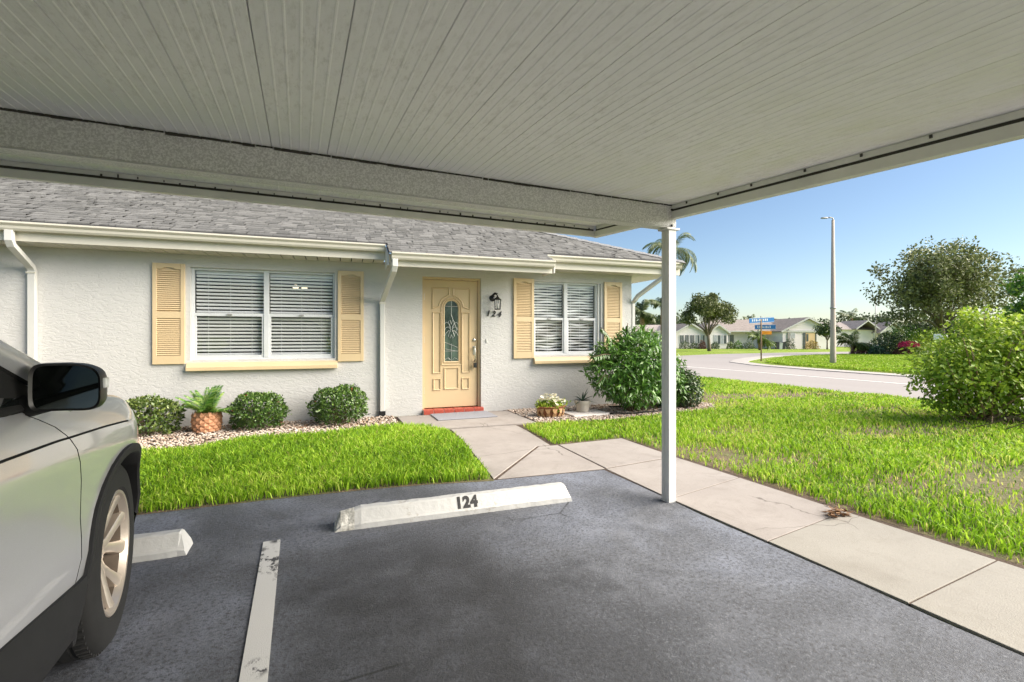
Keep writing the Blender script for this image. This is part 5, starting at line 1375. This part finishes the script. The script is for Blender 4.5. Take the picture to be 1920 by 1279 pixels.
def street_sign():
    t = thing('street_sign', 'street name sign with two blue blades and an orange plate on a post', 'sign', (20.62, 16.23, -.03), -YAW - R(8))
    b = MB(); b.tube([(0, 0, -.2), (0, 0, 2.05)], .035, 8); b.build('post', 'wood', t, True)
    def blade(z, x0, x1, h, rz, mat, name):
        m = MB(); m.box(x0, x1, -.008, .008, z, z + h); o = m.build(name, mat, t, bevel=.004); o.rotation_euler = (0, 0, rz)
        return o
    a = blade(1.87, -.52, .78, .25, R(14), 'sign_blue', 'name_blade'); a.rotation_euler = (0, R(-3), R(14))
    b2 = blade(1.55, -.28, .62, .23, R(-18), 'sign_blue', 'name_blade')
    c = blade(1.30, -.02, .48, .17, R(0), 'sign_orange', 'orange_plate')
    for pr, z, w, xm, n in ((a, 2.0, .85, .05, 9), (b2, 1.665, .62, .14, 7)):
        q = MB(); xx = xm - w / 2
        rr = random.Random(3)
        for i in range(n):
            cw = w / n; q.box(xx + i * cw, xx + i * cw + cw * rr.uniform(.45, .8), -.0115, -.0085, z - .05, z + rr.choice((.03, .05, .06)))
        q.build('blade_letters', 'sign_white', pr)
    for pr, z0_, h in ((a, 1.87, .25), (b2, 1.55, .23)):
        q = MB(); x0, x1 = (-.52, .78) if pr is a else (-.28, .62)
        q.box(x0 + .012, x1 - .012, -.0105, -.0082, z0_ + .008, z0_ + .02); q.box(x0 + .012, x1 - .012, -.0105, -.0082, z0_ + h - .02, z0_ + h - .008); q.build('blade_border', 'sign_white', pr)
street_sign()

def far_window(parent, x0, x1, z0_, z1_, y, mull=1, curtain=False):
    f = MB(); f.box(x0, x1, y - .05, y - .02, z0_, z1_); o = f.build('window', 'bg_wall', parent)
    n = mull; w = (x1 - x0 - .08) / n
    for i in range(n):
        p = MB(); a = x0 + .04 + i * w + .03; p.box(a, a + w - .06, y - .062, y - .051, z0_ + .08, z1_ - .08); p.build('pane', 'curtain' if (curtain and i % 2 == 0) else 'bg_glass', o)
    return o

def gable(mb, x0, x1, y0, y1, ze, zp, over=.35, mi=0):
    """roof prism with ridge along y"""
    xm = (x0 + x1) / 2; k = (zp - ze) / ((x1 - x0) / 2); th = .12
    for s in (-1, 1):
        xe = x0 - over if s < 0 else x1 + over; zz = ze - k * over
        mb.add([(xe, y0 - over, zz), (xm, y0 - over, zp), (xm, y1, zp), (xe, y1, zz), (xe, y0 - over, zz + th), (xm, y0 - over, zp + th), (xm, y1, zp + th), (xe, y1, zz + th)],
               [(0, 1, 2, 3), (4, 7, 6, 5), (0, 4, 5, 1), (3, 2, 6, 7), (0, 3, 7, 4)], mi)
def barge(parent, x0, x1, y0, ze, zp, over=.35):
    xm = (x0 + x1) / 2; k = (zp - ze) / ((x1 - x0) / 2); m = MB()
    for s in (-1, 1):
        xe = x0 - over if s < 0 else x1 + over; zz = ze - k * over
        m.add([(xe, y0 - over - .04, zz - .08), (xm, y0 - over - .04, zp - .08), (xm, y0 - over - .04, zp + .14), (xe, y0 - over - .04, zz + .14),
               (xe, y0 - over - .003, zz - .08), (xm, y0 - over - .003, zp - .08), (xm, y0 - over - .003, zp + .14), (xe, y0 - over - .003, zz + .14)], [(0, 1, 2, 3), (0, 4, 5, 1), (3, 2, 6, 7), (4, 7, 6, 5)])
    m.build('barge_board', 'white_trim', parent)

def house_across():
    D = 62.0; s = D / FPX
    t = thing('far_house', 'white bungalow across the street with brown hip roof and glazed porch', 'house', spot(px(1400, D), D), -YAW)
    X = lambda p: (p - 1400) * s; Zg = -.4375
    Z = lambda y: 1.2 + (630 - y) * s - Zg
    w = MB(); w.box(X(1262), X(1350), 0, 6, 0, Z(623)); w.box(X(1350), X(1450), .8, 9, 0, Z(622)); w.box(X(1447), X(1536), -2.5, 9, 0, Z(620.5))
    w.add([(X(1268), -.001, Z(623)), (X(1322), -.001, Z(623)), (X(1295), -.001, Z(607))], [(0, 1, 2)]); w.add([(X(1322), -.6, Z(623)), (X(1362), -.6, Z(623)), (X(1343), -.6, Z(609))], [(0, 1, 2)])
    w.box(X(1324), X(1361), -.6, .8, 0, Z(623.2))
    w.add([(X(1447), -2.501, Z(620.5)), (X(1536), -2.501, Z(620.5)), (X(1499), -2.501, Z(598.5))], [(0, 1, 2)])
    w.build('wall', 'bg_wall', t)
    # recessed porch
    pc = MB(); pc.box(X(1486), X(1506), -2.53, -2.505, 0, Z(624.5)); pc.build('porch_wall', 'porch', t)
    pc = MB(); pc.box(X(1484), X(1488), -2.56, -2.531, 0, Z(624.5)); pc.box(X(1489.5), X(1493), -2.55, -2.531, Z(640), Z(626.5)); pc.box(X(1505.5), X(1507.3), -2.56, -2.531, 0, Z(624.5)); pc.build('porch_shade', 'bg_glass', t)
    pc = MB(); pc.box(X(1447), X(1538), -2.62, -2.503, Z(623.5), Z(620)); pc.build('beam', 'white_trim', t)
    pc = MB(); pc.box(X(1455.5), X(1458), -2.6, -2.503, 0, Z(616)); pc.build('column', 'kerb', t)
    far_window(t, X(1460), X(1470), Z(635), Z(623.8), -2.5, 1, True)
    r = MB(); gable(r, X(1447), X(1536), -2.5, 9, Z(620.5), Z(598)); 
    # main hip roof
    e0, e1, ze, zr_ = X(1318), X(1475), Z(621), Z(597)
    r.add([(e0, -.2, ze), (e1, -.2, ze), (e1, 5, zr_), (X(1362), 5, zr_), (X(1322), 9, ze), (e1, 10, ze)], [(0, 1, 2, 3), (0, 3, 4), (3, 2, 5, 4)])
    r.add([(X(1440), 5, zr_), (X(1475), 5, Z(593)), (X(1475), 9, Z(593)), (X(1440), 9, zr_), (X(1510), 9, zr_), (X(1510), 5, zr_)], [(0, 1, 2, 3), (1, 5, 4, 2)])
    gable(r, X(1268), X(1322), 0, 6, Z(623), Z(607.5), .25); gable(r, X(1325), X(1361), -.6, 5, Z(623), Z(610), .25)
    r.build('roof', 'bg_roof', t)
    barge(t, X(1447), X(1536), -2.5, Z(620.5), Z(598)); barge(t, X(1268), X(1322), 0, Z(623), Z(607.5), .25); barge(t, X(1325), X(1361), -.6, Z(623), Z(610), .25)
    g = MB(); g.box(X(1358), X(1448), -.32, -.21, Z(622.6), Z(620.6)); g.build('gutter', 'white_trim', t)
    for a in (1274, 1283.5, 1293, 1303, 1313): far_window(t, X(a), X(a + 8.6), Z(645), Z(627.5), 0, 2, a > 1300)
    far_window(t, X(1335), X(1359), Z(645.5), Z(627.5), -.6, 4, True); far_window(t, X(1363), X(1382), Z(645), Z(627), .8, 2, True)
    v = MB(); v.tube([(X(1472), 6, Z(598)), (X(1472), 6, Z(589.5))], .09, 8); v.build('vent_pipe', 'galv', t)
house_across()

def house_right():
    D = 78.0; s = D / FPX
    t = thing('far_house', 'white bungalow with pinkish roof beyond the street lamp', 'house', spot(px(1610, D), D), -YAW)
    X = lambda p: (p - 1610) * s; Zg = -.0125 * 45
    Z = lambda y: 1.2 + (630 - y) * s - Zg
    w = MB(); w.box(X(1548), X(1670), 0, 9, 0, Z(618)); w.build('wall', 'bg_wall', t)
    w = MB(); w.add([(X(1638), -1.5, Z(624)), (X(1676), -1.5, Z(624)), (X(1660), -1.5, Z(610))], [(0, 1, 2)]); w.box(X(1626), X(1629), -1.6, -1.2, 0, Z(624)); w.box(X(1640), X(1643), -1.6, -1.2, 0, Z(624)); w.build('porch_front', 'white_trim', t)
    r = MB(); r.add([(X(1540), -.5, Z(617)), (X(1672), -.5, Z(620)), (X(1664), 5, Z(602)), (X(1560), 5, Z(603))], [(0, 1, 2, 3)]); gable(r, X(1638), X(1680), -1.5, 5, Z(622), Z(605)); gable(r, X(1600), X(1636), -.8, 5, Z(615), Z(602))
    r.build('roof', 'bg_roof2', t); barge(t, X(1638), X(1680), -1.5, Z(622), Z(605)); barge(t, X(1600), X(1636), -.8, Z(615), Z(602))
    far_window(t, X(1644), X(1662), Z(642), Z(626), -.1, 2); far_window(t, X(1575), X(1590), Z(640), Z(625), 0, 2)
house_right()
def house_left():
    D = 80.0; s = D / FPX
    t = thing('far_house', 'pale bungalow with pink tile roof glimpsed between house corner and carport post', 'house', spot(px(1235, D), D), -YAW)
    X = lambda p: (p - 1235) * s; Zg = -.0125 * 45
    Z = lambda y: 1.2 + (630 - y) * s - Zg
    w = MB(); w.box(X(1195), X(1272), 0, 8, 0, Z(621)); w.add([(X(1228), -1.2, Z(623)), (X(1275), -1.2, Z(623)), (X(1252), -1.2, Z(611))], [(0, 1, 2)]); w.box(X(1230), X(1270), -1.2, 0, 0, Z(622.5)); w.build('wall', 'bg_wall', t)
    r = MB(); r.add([(X(1190), -.5, Z(622)), (X(1275), -.5, Z(622)), (X(1270), 5, Z(608)), (X(1195), 5, Z(608))], [(0, 1, 2, 3)]); gable(r, X(1228), X(1275), -1.2, 5, Z(623), Z(610.5), .3); r.build('roof', 'bg_roof2', t); barge(t, X(1228), X(1275), -1.2, Z(623), Z(610.5), .3)
    far_window(t, X(1200), X(1216), Z(643), Z(627), 0, 2)
house_left()

# palms
def pp(x, D): return spot(px(x, D), D)
palm('palm_tree', 'tall feather palm rising behind the carport post', pp(1263, 34), 7.5, .13, 22, 2.7, ll=.60, lw=.04, leaflets=32, arch=1.1, up=(-55, 60))
palm('palm_tree', 'stout palm with orange brown trunk beside the house corner', pp(1204, 46), 3.7, .24, 30, 1.55, ll=.75, lw=.09, leaflets=20, arch=.75, up=(-60, 80))
palm('palm_tree', 'slender palm half hidden by the carport post', pp(1241, 52), 4.9, .15, 22, 1.6, ll=.7, lw=.08, leaflets=20, arch=.9, up=(-50, 75))
palm('palm_tree', 'small palm crown showing above the brown roof', pp(1408, 84), 4.4, .18, 18, 1.6, ll=.7, lw=.1, leaflets=16, arch=.8)
palm('palm_tree', 'arching coconut palm behind the pinkish roof', pp(1597, 98), 5.4, .2, 18, 3.1, ll=1.0, lw=.14, leaflets=20, arch=.8, up=(-30, 60))
palm('palm_tree', 'shorter second palm right of the arching one', pp(1612, 100), 4.4, .2, 18, 2.3, ll=1.0, lw=.14, leaflets=18, arch=1.0, up=(-50, 60))
palm('date_palm', 'small date palm in front of the white bungalow by the street sign', pp(1425, 52), 1.15, .13, 44, 1.6, 'date_leaf', None, .42, .045, 22, arch=.95, trunks=2, up=(-35, 80))
palm('date_palm', 'bushy date palm clump beyond the lamp pole', pp(1597, 33), .75, .09, 60, 1.3, 'date_leaf', None, .36, .035, 24, arch=.95, trunks=3, up=(-35, 75))

# trees
broad_tree('oak_tree', 'round oak on the lawn before the glazed porch', pp(1330, 46), 1.55, (2.75, 2.3, 1.65), 3.75, 'oak_leaf', 62, .62, 190, .21, .15, lean=(-.15, 0), flat=-.55)
broad_tree('oak_tree', 'wide spreading oak filling the sky at the right', pp(1765, 31), 1.9, (4.8, 3.6, 2.95), 4.55, 'oak_leaf2', 205, .78, 118, .19, .20, flat=-.85)
broad_tree('shade_tree', 'green tree cut off by the right edge of view', pp(1965, 21), 1.6, (1.6, 1.6, 1.5), 2.9, 'big_leaf', 40, .5, 170, .16, .14, flat=-.7)
broad_tree('small_tree', 'small dark tree between the white bungalow and the lamp pole', pp(1551, 56), 1.1, (1.35, 1.1, .95), 2.2, 'dark_leaf', 24, .5, 130, .2, .08, flat=-.6)
# far tree line
def treeline(label, x0, x1, D, zt, n, mat='tree_line'):
    C = []; Rr = []
    for i in range(n):
        u = i / (n - 1); p = spot(px(x0 + (x1 - x0) * u, D) , D + random.uniform(-4, 4)); r = random.uniform(1.4, 2.4) * D / 100
        C.append(np.array([p[0], p[1], zt * random.uniform(.55, 1.0)])); Rr.append(r); C.append(np.array([p[0], p[1], zt * .35])); Rr.append(r)
    P, Dv = clump_points(C, Rr, 150); m = len(P)
    tag(link('tree_line', leaf_mesh('tree_line', mat, P, unit(Dv + sph(m)), unit(sph(m) + np.array([0, 0, .8])), .55 * D / 100, .35 * D / 100)), label, 'tree line', kind='stuff')
treeline('hazy far trees behind the house corner and the palms', 1150, 1275, 120, 5.4, 26)
treeline('distant tree line above the pinkish roof', 1550, 1990, 130, 5.3, 60)
treeline('distant tree line behind the brown roof', 1270, 1560, 150, 4.2, 40)

# shrubs along the far houses
def mound(name, label, x, D, w, h, mat, n=500, leaf=.14, group=None, cat='shrub'):
    t = thing(name, label, cat, pp(x, D), 0, group)
    d = sph(n); d[:, 2] = np.abs(d[:, 2]) * 1.0; k = (1 - .45 * RNG.random(n) ** 1.6) * (1 + .15 * np.sin(d[:, 0] * 6 + x) * np.cos(d[:, 1] * 7))
    P = d * k[:, None] * np.array([w / 2, w / 2.4, h]); link('foliage', leaf_mesh('foliage', mat, P, unit(d + sph(n)), unit(d + sph(n) * .6), leaf * (.7 + .6 * RNG.random(n)), leaf * .55), t)
    m = MB()
    for i in range(5): a = i * 1.3; m.tube([(0, 0, 0), (w * .2 * math.cos(a), w * .2 * math.sin(a), h * .6)], [.02, .008], 5)
    m.build('stem', 'stem', t); return t
mound('shrub', 'green shrub at the left end of the glazed porch', 1284, 60, 1.5, .95, 'dark_leaf')
mound('shrub', 'second green shrub along the glazed porch', 1302, 60, 1.2, .8, 'dark_leaf')
mound('shrub', 'reddish shrub left of the oak trunk', 1317, 59.5, 1.0, .95, 'red_leaf')
mound('shrub', 'rounded shrub just right of the oak trunk', 1341, 59, 1.1, .85, 'dark_leaf')
mound('shrub', 'clipped shrub under the twin windows', 1370, 59.5, 1.1, .85, 'box_leaf2')
mound('shrub', 'spiky shrub right of the twin windows', 1384, 59.5, 1.1, 1.0, 'big_leaf')
mound('shrub', 'dark round shrub left of the small date palm', 1404, 59, 1.7, .9, 'dark_leaf')
mound('shrub', 'leafy shrub beside the recessed porch', 1480, 58.5, 1.5, 1.2, 'dark_leaf')
mound('shrub', 'golden croton shrub at the white bungalow corner', 1524, 58, 1.7, 1.0, 'yellow_leaf')
mound('shrub', 'purple brown ground shrub under the date palm clump', 1612, 32, 1.3, .28, 'red_leaf', 500, .08)
mound('shrub', 'dark spreading bush left of the pink bougainvillea', 1668, 32, 2.6, 1.45, 'dark_leaf', 2200, .13)
mound('shrub', 'light green bush rising behind the bougainvillea', 1692, 33, 2.7, 2.1, 'big_leaf', 2400, .14)
mound('shrub', 'tall yellow green shrub behind the lime bush', 1740, 31, 2.6, 1.7, 'lime_leaf', 1800, .13)
mound('shrub', 'purplish mound in front of the dark spreading bush', 1690, 30.5, 1.1, .55, 'red_leaf', 700, .09)
mound('bougainvillea', 'pink bougainvillea spray by the dark bush', 1703, 30, 1.25, .34, 'pink_leaf', 500, .09).location.z += .55
mound('shrub', 'low agave clump at the foot of the dark bush', 1645, 31, .9, .45, 'agave_leaf', 260, .25)
# slim pole and utility boxes
t = thing('slim_pole', 'slim pale metal pole before the pinkish roof house', 'pole', pp(1641.5, 60)); b = MB(); b.tube([(0, 0, -.2), (0, 0, 3.2), (0, 0, 6.0)], [.09, .06, .045], 8); b.build('shaft', 'galv', t, True); b = MB(); b.lathe([(0, 6.0), (.07, 6.03), (0, 6.1)], 8); b.build('finial', 'galv', t)
for x, lab, mat, w, h in ((1457.5, 'dark wheeled bin left of the pale one by the white bungalow', 'bin_dark', .42, .80), (1462.5, 'pale wheeled bin between two dark bins', 'bin_grey', .40, .72), (1468, 'dark wheeled bin nearest the recessed porch', 'bin_dark', .40, .80)):
    t = thing('wheeled_bin', lab, 'bin', pp(x, 57.5), -YAW, 'bins beside the white bungalow'); b = MB(); b.add([(-w * .42, -.2, 0), (w * .42, -.2, 0), (w * .42, .2, 0), (-w * .42, .2, 0), (-w / 2, -.26, h), (w / 2, -.26, h), (w / 2, .26, h), (-w / 2, .26, h)], [(0, 3, 2, 1), (0, 1, 5, 4), (1, 2, 6, 5), (2, 3, 7, 6), (3, 0, 4, 7)]); b.build('bin_body', mat, t)
    b = MB(); b.box(-w / 2 - .02, w / 2 + .02, -.29, .28, h, h + .06); b.build('lid', mat, t, bevel=.02)
# neighbouring verge bed
t = thing('mailbox', 'little white box on a post poking out of the lime bush', 'mailbox', pp(1763.5, 17.5)); b = MB(); b.tube([(0, 0, -.1), (0, 0, 1.05)], .035, 6); b.build('post', 'wood', t); b = MB(); b.box(-.09, .09, -.18, .18, 1.05, 1.27); b.build('box', 'sign_white', t, bevel=.02)
b = MB(); b.box(-.035, .035, -.183, -.1801, 1.10, 1.20); b.build('box_opening', 'gap_crease_black', t)
sheet('mulch_bed', [spot(px(1655, 31), 30)[:2], spot(px(1720, 28), 27)[:2], spot(px(1760, 28), 27.5)[:2], spot(px(1760, 33), 33)[:2], spot(px(1655, 33), 33)[:2]], -.02, 'soil')
